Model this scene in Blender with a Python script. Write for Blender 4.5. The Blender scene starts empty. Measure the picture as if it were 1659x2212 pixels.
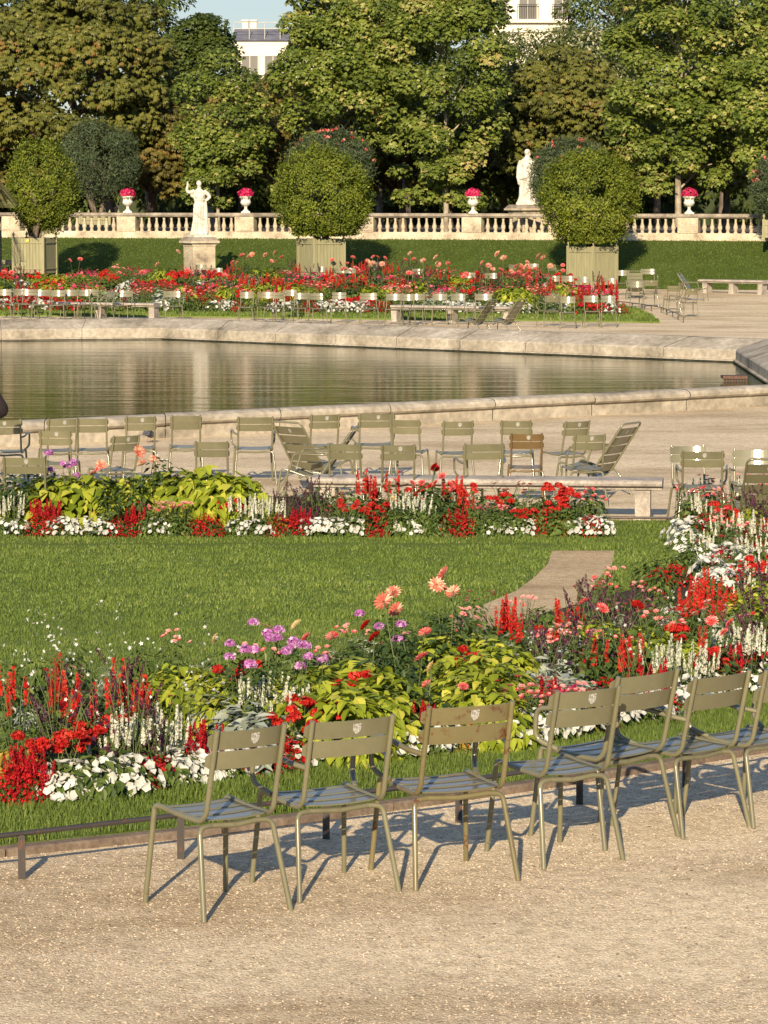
import bpy, math, random
import numpy as np
from mathutils import Vector, Matrix
from mathutils.geometry import tessellate_polygon
R = math.radians
rng = np.random.default_rng(7)
random.seed(7)
S = bpy.context.scene
COL = S.collection
# ---------------------------------------------------------------- camera
PITCH = 5.36; F = 7370.0; CX, CY = 829.5, 1106.0; CAMZ = 3.67
cam = bpy.data.cameras.new('camera'); camo = bpy.data.objects.new('camera', cam); COL.objects.link(camo)
camo.location = (0, 0, CAMZ); camo.rotation_euler = (R(90 - PITCH), 0, 0)
cam.sensor_fit = 'VERTICAL'; cam.sensor_height = 36; cam.lens = 36 * F / 2212.0
cam.clip_start = 0.5; cam.clip_end = 3000
S.camera = camo
# ---------------------------------------------------------------- sky, sun, exposure
SUN_EL = 22.0; SUN_DIR = Vector((-0.13, -1.0, 0)).normalized()
w = bpy.data.worlds.new("World"); S.world = w; w.use_nodes = True
nt = w.node_tree; bg = nt.nodes['Background']
sky = nt.nodes.new('ShaderNodeTexSky'); sky.sky_type = 'NISHITA'; sky.sun_disc = False
sky.sun_elevation = R(SUN_EL); sky.sun_rotation = math.atan2(SUN_DIR.x, SUN_DIR.y)
sky.air_density = 1.0; sky.dust_density = 0.0; sky.ozone_density = 1.6; sky.altitude = 1800
hsv = nt.nodes.new('ShaderNodeHueSaturation'); hsv.inputs['Saturation'].default_value = .9
nt.links.new(sky.outputs[0], hsv.inputs['Color']); tint = nt.nodes.new('ShaderNodeMix'); tint.data_type = 'RGBA'; tint.blend_type = 'MULTIPLY'; tint.inputs[0].default_value = 1; tint.inputs[7].default_value = (.80, .77, .78, 1)
tcw = nt.nodes.new('ShaderNodeTexCoord'); sx = nt.nodes.new('ShaderNodeSeparateXYZ'); mrw = nt.nodes.new('ShaderNodeMapRange'); nt.links.new(tcw.outputs['Generated'], sx.inputs[0]); nt.links.new(sx.outputs[2], mrw.inputs[0])
mrw.inputs[1].default_value = .02; mrw.inputs[2].default_value = .45; mrw.inputs[3].default_value = .42; mrw.inputs[4].default_value = 1.25; nt.links.new(mrw.outputs[0], hsv.inputs['Value'])
nt.links.new(hsv.outputs[0], tint.inputs[6]); nt.links.new(tint.outputs[2], bg.inputs[0]); bg.inputs[1].default_value = 0.13
sl = bpy.data.lights.new('sun', 'SUN'); so = bpy.data.objects.new('sun', sl); COL.objects.link(so)
sl.energy = 5.0; sl.angle = R(0.5); sl.color = (1.0, 0.82, 0.58)
d = Vector((SUN_DIR.x * math.cos(R(SUN_EL)), SUN_DIR.y * math.cos(R(SUN_EL)), math.sin(R(SUN_EL))))
so.rotation_euler = d.to_track_quat('Z', 'Y').to_euler(); so.location = (-10, -20, 30)
S.view_settings.view_transform = 'Standard'; S.view_settings.look = 'None'
S.view_settings.exposure = 0.62; S.view_settings.gamma = 1.0
S.cycles.max_bounces = 6; S.cycles.diffuse_bounces = 2; S.cycles.glossy_bounces = 3
S.cycles.transmission_bounces = 3; S.cycles.transparent_max_bounces = 4
S.cycles.caustics_reflective = False; S.cycles.caustics_refractive = False
# ---------------------------------------------------------------- terrain + pixel helpers
PROF = [(-50, .45), (20, .45), (34, 0), (98, 0), (118, .3), (3000, .3)]
def zt(y):
    for (a, za), (b, zb) in zip(PROF, PROF[1:]):
        if y <= b: return za + (zb - za) * (y - a) / (b - a)
    return .3
_cp, _sp = math.cos(R(PITCH)), math.sin(R(PITCH))
def ray(px, py):
    u = (px - CX) / F; v = -(py - CY) / F
    return Vector((u, _cp + v * _sp, -_sp + v * _cp))
def G(px, py, h=0.0, absz=None):
    r = ray(px, py); y = 60.0
    for _ in range(40):
        z = absz if absz is not None else zt(y) + h
        t = (z - CAMZ) / r.z
        y = .5 * y + .5 * t * r.y
    z = absz if absz is not None else zt(y) + h
    t = (z - CAMZ) / r.z
    return Vector((r.x * t, r.y * t, z))
def atY(px, py, y):
    r = ray(px, py); t = y / r.y
    return Vector((r.x * t, y, CAMZ + r.z * t))
def topx(x, y, z):
    a = Vector((x, y, z - CAMZ)); dep = a.y * _cp - a.z * _sp; up = a.y * _sp + a.z * _cp
    return CX + F * x / dep, CY - F * up / dep
# ---------------------------------------------------------------- geometry builder
class Geo:
    def __init__(s): s.V = []; s.F = []; s.n = 0
    def add(s, V, Fc, mat=0, rnd=0.5, smooth=False):
        V = np.asarray(V, dtype=np.float64).reshape(-1, 3)
        if isinstance(Fc, np.ndarray): groups = [Fc]
        else:
            by = {}
            idx = {}
            for f in Fc: by.setdefault(len(f), []).append(f)
            groups = [np.array(v) for v in by.values()]
        for g in groups:
            if len(g) == 0: continue
            r = np.full(len(g), rnd, dtype=np.float32) if np.isscalar(rnd) else np.asarray(rnd, dtype=np.float32)
            if len(r) != len(g): r = np.resize(r, len(g))
            m = np.full(len(g), mat, dtype=np.int32)
            s.F.append((g.astype(np.int64) + s.n, m, r, smooth))
        s.V.append(V); s.n += len(V); return s
    def scatter(s, T, TF, P, M, sc=1.0, mat=0, rnd=None, smooth=False):
        """T template verts (k,3); TF list of faces; P (N,3); M (N,3,3) rows = local axes; sc (N,)"""
        T = np.asarray(T, float); N = len(P)
        if N == 0: return s
        sc = np.broadcast_to(np.asarray(sc, float), (N,))
        V = np.einsum('kj,njm->nkm', T, M) * sc[:, None, None] + np.asarray(P)[:, None, :]
        k = len(T)
        if rnd is None: rnd = rng.random(N)
        by = {}
        for f in TF: by.setdefault(len(f), []).append(f)
        base = s.n
        for fl in by.values():
            fa = np.array(fl)
            A = (fa[None] + (np.arange(N) * k)[:, None, None]).reshape(-1, fa.shape[1]) + base
            s.F.append((A, np.full(len(A), mat, np.int32), np.repeat(rnd, len(fa)).astype(np.float32), smooth))
        s.V.append(V.reshape(-1, 3)); s.n += N * k; return s
    def mesh(s, name, mats):
        me = bpy.data.meshes.new(name)
        V = np.concatenate(s.V)
        me.vertices.add(len(V)); me.vertices.foreach_set('co', V.astype(np.float32).ravel())
        loops = np.concatenate([f[0].ravel() for f in s.F])
        tot = np.concatenate([np.full(len(f[0]), f[0].shape[1]) for f in s.F])
        st = np.concatenate([[0], np.cumsum(tot)[:-1]])
        me.loops.add(len(loops)); me.loops.foreach_set('vertex_index', loops.astype(np.int32))
        me.polygons.add(len(tot)); me.polygons.foreach_set('loop_start', st.astype(np.int32))
        me.polygons.foreach_set('material_index', np.concatenate([f[1] for f in s.F]))
        me.polygons.foreach_set('use_smooth', np.concatenate([np.full(len(f[0]), f[3]) for f in s.F]))
        a = me.attributes.new('rnd', 'FLOAT', 'FACE'); a.data.foreach_set('value', np.concatenate([f[2] for f in s.F]))
        for m in (mats if isinstance(mats, (list, tuple)) else [mats]): me.materials.append(m)
        me.update(calc_edges=True); me.validate()
        return me
    def obj(s, name, mats, parent=None):
        o = bpy.data.objects.new(name, s.mesh(name, mats)); COL.objects.link(o)
        if parent: o.parent = parent
        return o
    def box(s, x0, x1, y0, y1, z0, z1, mat=0, rnd=.5, M=None):
        V = np.array([(x, y, z) for z in (z0, z1) for y in (y0, y1) for x in (x0, x1)], float)
        if M is not None: V = V @ np.array(M.to_3x3()).T + np.array(M.translation)
        return s.add(V, [(0, 2, 3, 1), (4, 5, 7, 6), (0, 1, 5, 4), (2, 6, 7, 3), (0, 4, 6, 2), (1, 3, 7, 5)], mat, rnd)
    def tube(s, pts, r, n=10, mat=0, rnd=.5, cap=True, smooth=True):
        P = [Vector(p) for p in pts]; m = len(P)
        rr = [r] * m if np.isscalar(r) else list(r)
        V = []; up = None
        for i, p in enumerate(P):
            t = (P[min(i + 1, m - 1)] - P[max(i - 1, 0)]).normalized()
            if up is None:
                up = Vector((0, 0, 1)) if abs(t.z) < .9 else Vector((1, 0, 0))
            a = t.cross(up).normalized(); up = a.cross(t).normalized()
            for k in range(n):
                q = 2 * math.pi * k / n
                V.append(p + (a * math.cos(q) + up * math.sin(q)) * rr[i])
        Fc = [(i * n + k, i * n + (k + 1) % n, (i + 1) * n + (k + 1) % n, (i + 1) * n + k) for i in range(m - 1) for k in range(n)]
        s.add([tuple(v) for v in V], Fc, mat, rnd, smooth)
        if cap and n > 2:
            s.add([tuple(v) for v in V[:n]], [tuple(range(n))[::-1]], mat, rnd)
            s.add([tuple(v) for v in V[-n:]], [tuple(range(n))], mat, rnd)
        return s
    def lathe(s, prof, n=16, mat=0, c=(0, 0, 0), smooth=True):
        V = [(c[0] + r * math.cos(2 * math.pi * k / n), c[1] + r * math.sin(2 * math.pi * k / n), c[2] + z) for r, z in prof for k in range(n)]
        Fc = [(i * n + k, i * n + (k + 1) % n, (i + 1) * n + (k + 1) % n, (i + 1) * n + k) for i in range(len(prof) - 1) for k in range(n)]
        return s.add(V, Fc, mat, .5, smooth)
def fillet(pts, r=.05, n=5):
    P = [Vector(p) for p in pts]; out = [P[0]]
    for a, b, c in zip(P, P[1:], P[2:]):
        u = a - b; v = c - b; l = min(r, u.length * .48, v.length * .48)
        p0 = b + u.normalized() * l; p1 = b + v.normalized() * l
        for i in range(n + 1):
            t = i / n; out.append(p0.lerp(b, t).lerp(b.lerp(p1, t), t))
    out.append(P[-1]); return out
def empty(name, loc=(0, 0, 0), rz=0, parent=None):
    o = bpy.data.objects.new(name, None); COL.objects.link(o); o.location = loc; o.rotation_euler = (0, 0, rz)
    o.empty_display_size = .1
    if parent: o.parent = parent
    return o
ALL = []
def tag(o, label=None, cat=None, group=None, kind=None):
    if label: o['label'] = label
    if cat: o['category'] = cat
    if group: o['group'] = group
    if kind: o['kind'] = kind
    return o
def struct(o, kind='structure'): o['kind'] = kind; return o
KIDS = {}
def kids(o):
    return KIDS.get(o.name, [])
def reg(o):
    if o.parent: KIDS.setdefault(o.parent.name, []).append(o)
    return o
def part(g, name, mats, parent): return reg(g.obj(name, mats, parent))
def partd(me, name, parent):
    o = bpy.data.objects.new(name, me); COL.objects.link(o); o.parent = parent; return reg(o)
def dup(o, parent=None):
    c = o.copy(); COL.objects.link(c)
    if parent: c.parent = parent; reg(c)
    for k in list(kids(o)): dup(k, c)
    return c
# ---------------------------------------------------------------- materials
def newmat(name):
    m = bpy.data.materials.new(name); m.use_nodes = True; t = m.node_tree; b = t.nodes['Principled BSDF']; return m, t, b
def N(t, typ, **k):
    n = t.nodes.new(typ)
    for a, v in k.items():
        if a in n.inputs: n.inputs[a].default_value = v
        else: setattr(n, a, v)
    return n
def L(t, a, b): t.links.new(a, b)
def ramp(t, fac, stops):
    r = t.nodes.new('ShaderNodeValToRGB'); e = r.color_ramp.elements
    while len(e) < len(stops): e.new(.5)
    for i, (p, c) in enumerate(stops): e[i].position = p; e[i].color = (*c, 1)
    L(t, fac, r.inputs[0]); return r.outputs[0]
def mixc(t, fac, a, b, mode='MIX'):
    m = t.nodes.new('ShaderNodeMix'); m.data_type = 'RGBA'; m.blend_type = mode
    for s, v in ((m.inputs[0], fac), (m.inputs[6], a), (m.inputs[7], b)):
        if hasattr(v, 'links') or hasattr(v, 'is_linked'): L(t, v, s)
        elif isinstance(v, (int, float)): s.default_value = v
        else: s.default_value = (*v, 1)
    return m.outputs[2]
def coords(t, scale=(1, 1, 1), obj=True):
    c = t.nodes.new('ShaderNodeTexCoord'); mp = t.nodes.new('ShaderNodeMapping'); mp.inputs['Scale'].default_value = scale
    L(t, c.outputs['Object'], mp.inputs[0]); return mp.outputs[0]
def noise(t, vec, scale, detail=4, rough=.55):
    n = N(t, 'ShaderNodeTexNoise', Scale=scale, Detail=detail, Roughness=rough); L(t, vec, n.inputs['Vector']); return n.outputs['Fac']
def bump(t, b, h, strength=.3, dist=.01):
    n = N(t, 'ShaderNodeBump', Strength=strength, Distance=dist); L(t, h, n.inputs['Height']); L(t, n.outputs[0], b.inputs['Normal']); return n
def surf(name, cols, scale=3, rough=.8, detail=5, bs=.2, bd=.01, spec=.3, scale2=None, vary=0.0, mapping=(1, 1, 1)):
    m, t, b = newmat(name); v = coords(t, mapping); f = noise(t, v, scale, detail, .6)
    k = len(cols); c = ramp(t, f, [(.3 + .4 * i / max(1, k - 1), x) for i, x in enumerate(cols)])
    if scale2:
        f2 = noise(t, v, scale2, 3); c = mixc(t, .6, c, ramp(t, f2, [(.35, (.35, .35, .35)), (.65, (.65, .65, .65))]), 'OVERLAY')
    if vary:
        oi = N(t, 'ShaderNodeObjectInfo'); hs = N(t, 'ShaderNodeHueSaturation'); mr = N(t, 'ShaderNodeMapRange')
        L(t, oi.outputs['Random'], mr.inputs[0]); mr.inputs[3].default_value = 1 - vary; mr.inputs[4].default_value = 1 + vary
        L(t, mr.outputs[0], hs.inputs['Value']); L(t, c, hs.inputs['Color']); c = hs.outputs[0]
    L(t, c, b.inputs['Base Color']); b.inputs['Roughness'].default_value = rough; b.inputs['Specular IOR Level'].default_value = spec
    if bs: bump(t, b, noise(t, v, (scale2 or scale * 6), 4), bs, bd)
    return m
def leaf(name, stops, trans=.25, rough=.5, spec=.25, objvar=.15):
    """foliage / petals: colour per leaf from the face attribute, slight per-plant change, some light through"""
    m, t, b = newmat(name); a = N(t, 'ShaderNodeAttribute', attribute_name='rnd')
    c = ramp(t, a.outputs['Fac'], stops)
    oi = N(t, 'ShaderNodeObjectInfo'); hs = N(t, 'ShaderNodeHueSaturation'); mr = N(t, 'ShaderNodeMapRange')
    L(t, oi.outputs['Random'], mr.inputs[0]); mr.inputs[3].default_value = 1 - objvar; mr.inputs[4].default_value = 1 + objvar
    L(t, mr.outputs[0], hs.inputs['Value']); L(t, c, hs.inputs['Color']); c = hs.outputs[0]
    L(t, c, b.inputs['Base Color']); b.inputs['Roughness'].default_value = rough; b.inputs['Specular IOR Level'].default_value = spec
    if trans > 0:
        tr = N(t, 'ShaderNodeBsdfTranslucent'); L(t, c, tr.inputs[0]); ms = N(t, 'ShaderNodeMixShader'); ms.inputs[0].default_value = trans
        L(t, b.outputs[0], ms.inputs[1]); L(t, tr.outputs[0], ms.inputs[2]); L(t, ms.outputs[0], t.nodes['Material Output'].inputs[0])
    return m
M = {}
def gravel_mat(name='gravel', mul=(1, 1, 1)):
    m, t, b = newmat(name); c = N(t, 'ShaderNodeTexCoord'); v = c.outputs['Object']
    vo = N(t, 'ShaderNodeTexVoronoi', Scale=95); L(t, v, vo.inputs['Vector'])
    sep = N(t, 'ShaderNodeSeparateColor'); L(t, vo.outputs['Color'], sep.inputs[0])
    cc = ramp(t, sep.outputs[0], [(0, (.44, .34, .22)), (.25, (.66, .535, .365)), (.7, (.75, .625, .44)), (1, (.84, .73, .54))])
    big = noise(t, coords(t, (.5, 1.1, 1)), .5, 5, .62); cc = mixc(t, 1.0, cc, ramp(t, big, [(.36, (.72, .67, .59)), (.47, (.94, .92, .88)), (.60, (1.10, 1.10, 1.07))]), 'MULTIPLY')
    med = noise(t, v, 9, 6, .7); cc = mixc(t, 1.0, cc, ramp(t, med, [(.33, (.74, .71, .67)), (.5, (.98, .97, .95)), (.62, (1.10, 1.09, 1.07))]), 'MULTIPLY')
    cc = mixc(t, 1.0, cc, mul, 'MULTIPLY'); L(t, cc, b.inputs['Base Color']); b.inputs['Roughness'].default_value = .95; b.inputs['Specular IOR Level'].default_value = .15
    ad = N(t, 'ShaderNodeMath', operation='MULTIPLY_ADD'); L(t, vo.outputs['Distance'], ad.inputs[0]); ad.inputs[1].default_value = -.5
    L(t, noise(t, v, 40, 5, .7), ad.inputs[2]); bump(t, b, ad.outputs[0], .85, .014)
    return m
M['gravel'] = gravel_mat()
def grass_mat(name, a, b_, c_, sc=1.2):
    m, t, b = newmat(name); v = coords(t)
    f = noise(t, v, sc, 6, .65); c = ramp(t, f, [(.3, a), (.5, b_), (.72, c_)])
    f2 = noise(t, coords(t, (60, 25, 40)), 1.0, 4, .7); c = mixc(t, 1.0, c, ramp(t, f2, [(.3, (.55, .55, .5)), (.7, (1.4, 1.4, 1.3))]), 'MULTIPLY')
    L(t, c, b.inputs['Base Color']); b.inputs['Roughness'].default_value = .9; b.inputs['Specular IOR Level'].default_value = .1
    bump(t, b, f2, 1.0, .04); return m
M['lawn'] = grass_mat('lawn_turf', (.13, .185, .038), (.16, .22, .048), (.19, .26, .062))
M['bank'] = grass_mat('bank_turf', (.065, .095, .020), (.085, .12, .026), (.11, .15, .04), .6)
M['damp_path'] = gravel_mat('damp_path', (.80, .74, .66))
M['soil'] = surf('soil', [(.03, .02, .012), (.07, .05, .03)], 20, .95, bs=.6, bd=.03)
M['coping'] = surf('coping_stone', [(.17, .15, .115), (.32, .28, .215), (.40, .355, .28), (.50, .45, .36)], 1.1, .85, 7, .5, .012, scale2=9)
M['kerb'] = surf('kerb_stone', [(.12, .085, .06), (.21, .16, .115)], 6, .9, 6, .4, .01, scale2=40)
M['stone'] = surf('pale_stone', [(.17, .14, .10), (.42, .35, .25), (.54, .47, .34), (.62, .55, .42)], 1.3, .85, 6, .3, .01, scale2=16)
M['oldstone'] = surf('weathered_stone', [(.14, .12, .09), (.28, .24, .19), (.42, .37, .29)], 2.2, .9, 6, .35, .01, scale2=18)
M['marble'] = surf('white_marble', [(.46, .42, .35), (.60, .56, .48), (.66, .62, .55)], 3.5, .6, 5, .15, .005, scale2=22)
M['bench'] = surf('bench_stone', [(.24, .21, .18), (.36, .32, .27), (.48, .43, .36)], 4, .9, 6, .35, .006, scale2=30)
def paint(name, col, rough=.5, chips=False):
    m, t, b = newmat(name); v = coords(t); f = noise(t, v, 9, 5, .65)
    c = ramp(t, f, [(.3, tuple(x * .86 for x in col)), (.6, col), (.85, tuple(min(1, x * 1.12) for x in col))])
    oi = N(t, 'ShaderNodeObjectInfo'); mr = N(t, 'ShaderNodeMapRange'); L(t, oi.outputs['Random'], mr.inputs[0]); mr.inputs[3].default_value = .9; mr.inputs[4].default_value = 1.12
    hs = N(t, 'ShaderNodeHueSaturation'); L(t, mr.outputs[0], hs.inputs['Value']); L(t, c, hs.inputs['Color']); c = hs.outputs[0]
    f3 = noise(t, v, 55 if not chips else 14, 6, .75)
    c = mixc(t, ramp(t, f3, [(.63 if not chips else .57, (0, 0, 0)), (.69 if not chips else .63, (1, 1, 1))]), c, (.11, .045, .02))
    L(t, c, b.inputs['Base Color']); L(t, ramp(t, f, [(.3, (rough * .8,) * 3), (.8, (rough * 1.35,) * 3)]), b.inputs['Roughness'])
    b.inputs['Specular IOR Level'].default_value = .35; b.inputs['Coat Weight'].default_value = .65; b.inputs['Coat Roughness'].default_value = .13
    bump(t, b, noise(t, v, 160, 3), .08, .002); return m
M['chair'] = paint('olive_green_paint', (.162, .152, .086))
M['chair_far'] = M['chair']
M['chair_rust'] = paint('flaking_brown_paint', (.15, .095, .035), .45)
M['chair_rust2'] = paint('olive_paint_with_rust', (.165, .14, .062), .4, True)
M['iron'] = paint('dark_iron', (.045, .038, .035), .6, True)
M['planter'] = surf('pale_green_boards', [(.23, .22, .12), (.285, .27, .155), (.32, .305, .175)], 2.5, .7, 5, .15, .004, mapping=(6, 6, .6))
M['bark'] = surf('bark', [(.06, .045, .032), (.13, .10, .075), (.22, .18, .14)], 6, .9, 6, .6, .03, mapping=(1, 1, .35))
M['pale_bark'] = surf('pale_plane_bark', [(.16, .13, .09), (.32, .27, .20), (.46, .41, .32)], 5, .9, 6, .4, .02, mapping=(1, 1, .5))
M['stem'] = leaf('green_stem', [(0, (.07, .10, .03)), (1, (.12, .15, .05))], 0)
# ================================================================ ground, lawn, pool
def clipband(poly, y0, y1):
    def clip(P, f):
        out = []
        for i in range(len(P)):
            a, b = P[i], P[(i + 1) % len(P)]; fa, fb = f(a), f(b)
            if fa >= 0: out.append(a)
            if fa * fb < 0:
                t = fa / (fa - fb); out.append((a[0] + (b[0] - a[0]) * t, a[1] + (b[1] - a[1]) * t))
        return out
    P = clip(poly, lambda p: p[1] - y0)
    return clip(P, lambda p: y1 - p[1]) if len(P) > 2 else []
def drape(g, poly, dz, holes=None, mat=0, skirt=0):
    for (a, _), (b, _) in zip(PROF, PROF[1:]):
        P = clipband(poly, a, b)
        if len(P) < 3: continue
        rings = [[Vector((x, y, 0)) for x, y in P]]
        if holes:
            for h in holes:
                if a <= min(p[1] for p in h) and max(p[1] for p in h) <= b: rings.append([Vector((x, y, 0)) for x, y in h])
        tr = tessellate_polygon(rings); pts = [p for r in rings for p in r]
        V = [(p.x, p.y, zt(p.y) + dz) for p in pts]
        Fc = []
        for t in tr:
            p, q, r = (pts[i] for i in t)
            Fc.append(t if (q - p).cross(r - p).z > 0 else (t[0], t[2], t[1]))
        g.add(V, Fc, mat)
    if skirt:
        for i in range(len(poly)):
            a, b = poly[i], poly[(i + 1) % len(poly)]
            V = [(a[0], a[1], zt(a[1]) + dz), (b[0], b[1], zt(b[1]) + dz), (b[0], b[1], zt(b[1]) + dz - skirt), (a[0], a[1], zt(a[1]) + dz - skirt)]
            g.add(V, [(0, 1, 2, 3)], mat)
    return g
def gp(pts): return [tuple(G(x, y)[:2]) for x, y in pts]
def line2(p, q): return (p[0], p[1], q[0] - p[0], q[1] - p[1])
def inter(l, m):
    x1, y1, dx, dy = l; x2, y2, ex, ey = m; den = dx * ey - dy * ex
    t = ((x2 - x1) * ey - (y2 - y1) * ex) / den; return (x1 + dx * t, y1 + dy * t)
def off(l, d):  # shift to the left of direction
    x, y, dx, dy = l; n = math.hypot(dx, dy); return (x - dy / n * d, y + dx / n * d, dx, dy)
WZ = -.16; CW = 1.0
n0 = G(0, 966); n1 = G(1659, 878); near_o = line2(n0, n1)
near_i = off(near_o, CW)
A_ = G(-500, 741, absz=WZ); B_ = G(350, 733, absz=WZ); D_ = G(1589, 783, absz=WZ); E_ = G(1659, 829, absz=WZ)
far1 = line2(D_, B_); far2 = line2(B_, A_); right = line2(E_, D_)
left = off(line2((-19, 40), (-18, 90)), 0)
inner = [inter(near_i, right), tuple(D_[:2]), tuple(B_[:2]), inter(far2, left), inter(near_i, left)]
ls = [off(right, -CW), off(far1, -CW), off(far2, -CW), off((left[0], left[1], -left[2], -left[3]), -CW) if 0 else (left[0] - CW, left[1], left[2], left[3]), near_o]
outer = [inter(ls[4], ls[0]), inter(ls[0], ls[1]), inter(ls[1], ls[2]), inter(ls[2], ls[3]), inter(ls[3], ls[4])]
inset = lambda u: [(i[0] + (o[0] - i[0]) * u, i[1] + (o[1] - i[1]) * u) for i, o in zip(inner, outer)]
g = Geo(); drape(g, [(-400, -40), (400, -40), (400, 2900), (-400, 2900)], 0, holes=[inset(.9)])
struct(g.obj('ground', M['gravel']))
# coping: profile (u from inner 0 to outer 1, z)
prof = [(0, -.8), (0, WZ + .02), (-.06, WZ + .03), (-.06, WZ + .06), (0, WZ + .07), (0, .10), (.03, .135), (.60, .33), (.66, .352), (.85, .36), (.95, .352), (1.02, .325), (1.055, .28), (1.05, .235), (1.02, .205), (.965, .195), (.965, .10), (.96, -.3)]
g = Geo(); nv = len(inner)
for k in range(nv):
    a, b = inner[k], inner[(k + 1) % nv]; ao, bo = outer[k], outer[(k + 1) % nv]
    Ln = math.hypot(b[0] - a[0], b[1] - a[1]); ns = max(1, int(Ln / 1.9)); 
    for s_ in range(ns):
        t0, t1 = s_ / ns + (.006 / Ln if s_ else 0), (s_ + 1) / ns - (.006 / Ln if s_ < ns - 1 else 0)
        jit = random.uniform(-.006, .006); V = []
        for u, z in prof:
            p = (a[0] + (ao[0] - a[0]) * u, a[1] + (ao[1] - a[1]) * u); q = (b[0] + (bo[0] - b[0]) * u, b[1] + (bo[1] - b[1]) * u)
            for t in (t0, t1): V.append((p[0] + (q[0] - p[0]) * t, p[1] + (q[1] - p[1]) * t, z + (jit if z > .1 else 0)))
        Fc = [(2 * i, 2 * i + 1, 2 * i + 3, 2 * i + 2) for i in range(len(prof) - 1)]
        g.add(V, Fc)
cop = g.obj('pool_coping', M['coping']); struct(cop)
def water_mat():
    m, t, b = newmat('pond_water'); 
    v = coords(t, (.30, 1.5, 1)); f1 = noise(t, v, 1.3, 2, .5)
    v2 = coords(t, (1.2, 6.5, 1)); f2 = noise(t, v2, 2.2, 3, .6)
    wv = N(t, 'ShaderNodeTexWave', Scale=.75, Distortion=3.5, Detail=2.0); wv.bands_direction = 'Y'; L(t, coords(t, (.25, 1, 1)), wv.inputs[0])
    a1 = N(t, 'ShaderNodeMath', operation='MULTIPLY_ADD'); L(t, f2, a1.inputs[0]); a1.inputs[1].default_value = .18; L(t, f1, a1.inputs[2])
    a2 = N(t, 'ShaderNodeMath', operation='MULTIPLY_ADD'); L(t, wv.outputs['Fac'], a2.inputs[0]); a2.inputs[1].default_value = .18; L(t, a1.outputs[0], a2.inputs[2])
    b.inputs['Base Color'].default_value = (.034, .050, .006, 1); b.inputs['Roughness'].default_value = .05; b.inputs['IOR'].default_value = 1.33
    bump(t, b, a2.outputs[0], 1.0, .009); return m
g = Geo(); V = [(p[0], p[1], WZ) for p in inset(.02)]
g.add(V, [tuple(range(len(V)))]); wobj = g.obj('water', water_mat()); struct(wobj)
# --- lawn
kerbpx = [(-400, 1881), (0, 1845), (464, 1797), (830, 1747), (1190, 1695), (1659, 1618), (2200, 1525)]
lawn_poly = gp(kerbpx + [(2300, 1133), (-500, 1133)])
patch_px = [(1192, 1200), (1328, 1200), (1322, 1232), (1288, 1268), (1262, 1320), (1250, 1400), (960, 1420), (985, 1345), (1060, 1312), (1115, 1288), (1155, 1258), (1184, 1228)]
patch_poly = gp(patch_px)
g = Geo(); drape(g, lawn_poly, .045, skirt=.1); lawn = g.obj('lawn', M['lawn']); struct(lawn)
g = Geo(); drape(g, patch_poly, .050); struct(g.obj('garden_path', M['damp_path']))
# kerb stones (one edging)
g = Geo(); kp = [G(*p) for p in kerbpx]
for a, b in zip(kp, kp[1:]):
    dr = (b - a).normalized(); nrm = Vector((dr.y, -dr.x, 0)); Ln = (b - a).length; ns = max(1, int(Ln / .9))
    for i in range(ns):
        p = a + dr * (Ln * i / ns + .004); q = a + dr * (Ln * (i + 1) / ns - .004); j = random.uniform(-.004, .004)
        V = []
        for e in (p, q):
            for o_, z in ((.085, -.1), (.085, .028), (.072, .04), (.0, .042), (.0, -.1)):
                V.append((e.x + nrm.x * o_, e.y + nrm.y * o_, zt(e.y) + z + j))
        g.add(V, [(i_, i_ + 1, i_ + 6, i_ + 5) for i_ in range(4)] + [(0, 1, 2, 3, 4), (9, 8, 7, 6, 5)])
struct(g.obj('kerb', M['kerb']))
# beds (soil)
near_front = [(-300, 1772), (0, 1752), (120, 1745), (300, 1722), (480, 1694), (700, 1664), (900, 1640), (1100, 1622), (1290, 1590), (1450, 1556), (1560, 1522), (1659, 1488), (1900, 1420)]
near_back = [(2300, 1125), (1690, 1095), (1470, 1128), (1462, 1150), (1492, 1172), (1512, 1196), (1512, 1226), (1400, 1278), (1290, 1306), (1100, 1362), (900, 1412), (600, 1462), (300, 1492), (-300, 1512)]
near_bed = gp(near_front + near_back)
mid_bed = gp([(-200, 1160), (1290, 1164), (1308, 1156), (1308, 1148), (1290, 1142), (-200, 1138)])
g = Geo(); drape(g, near_bed, .056); struct(g.obj('bed_soil', M['soil']))
g = Geo(); V = []; xs_ = list(range(-200, 1301, 30))
for x_ in xs_:
    a_, b_ = G(x_, 1160), G(x_, 1141)
    for u, z in ((0, .05), (.15, .12), (.45, .26), (.75, .34), (.95, .34), (1.25, .18), (1.5, .03)):
        q = a_.lerp(b_, u); e_ = min(1, max(0, (900 - x_) / 250)); V.append((q.x, q.y, zt(q.y) + .045 + (z - .03) * e_))
g.add(V, [(i * 7 + j, (i + 1) * 7 + j, (i + 1) * 7 + j + 1, i * 7 + j + 1) for i in range(len(xs_) - 1) for j in range(6)], smooth=True)
struct(g.obj('bed_soil', M['soil']))
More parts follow.
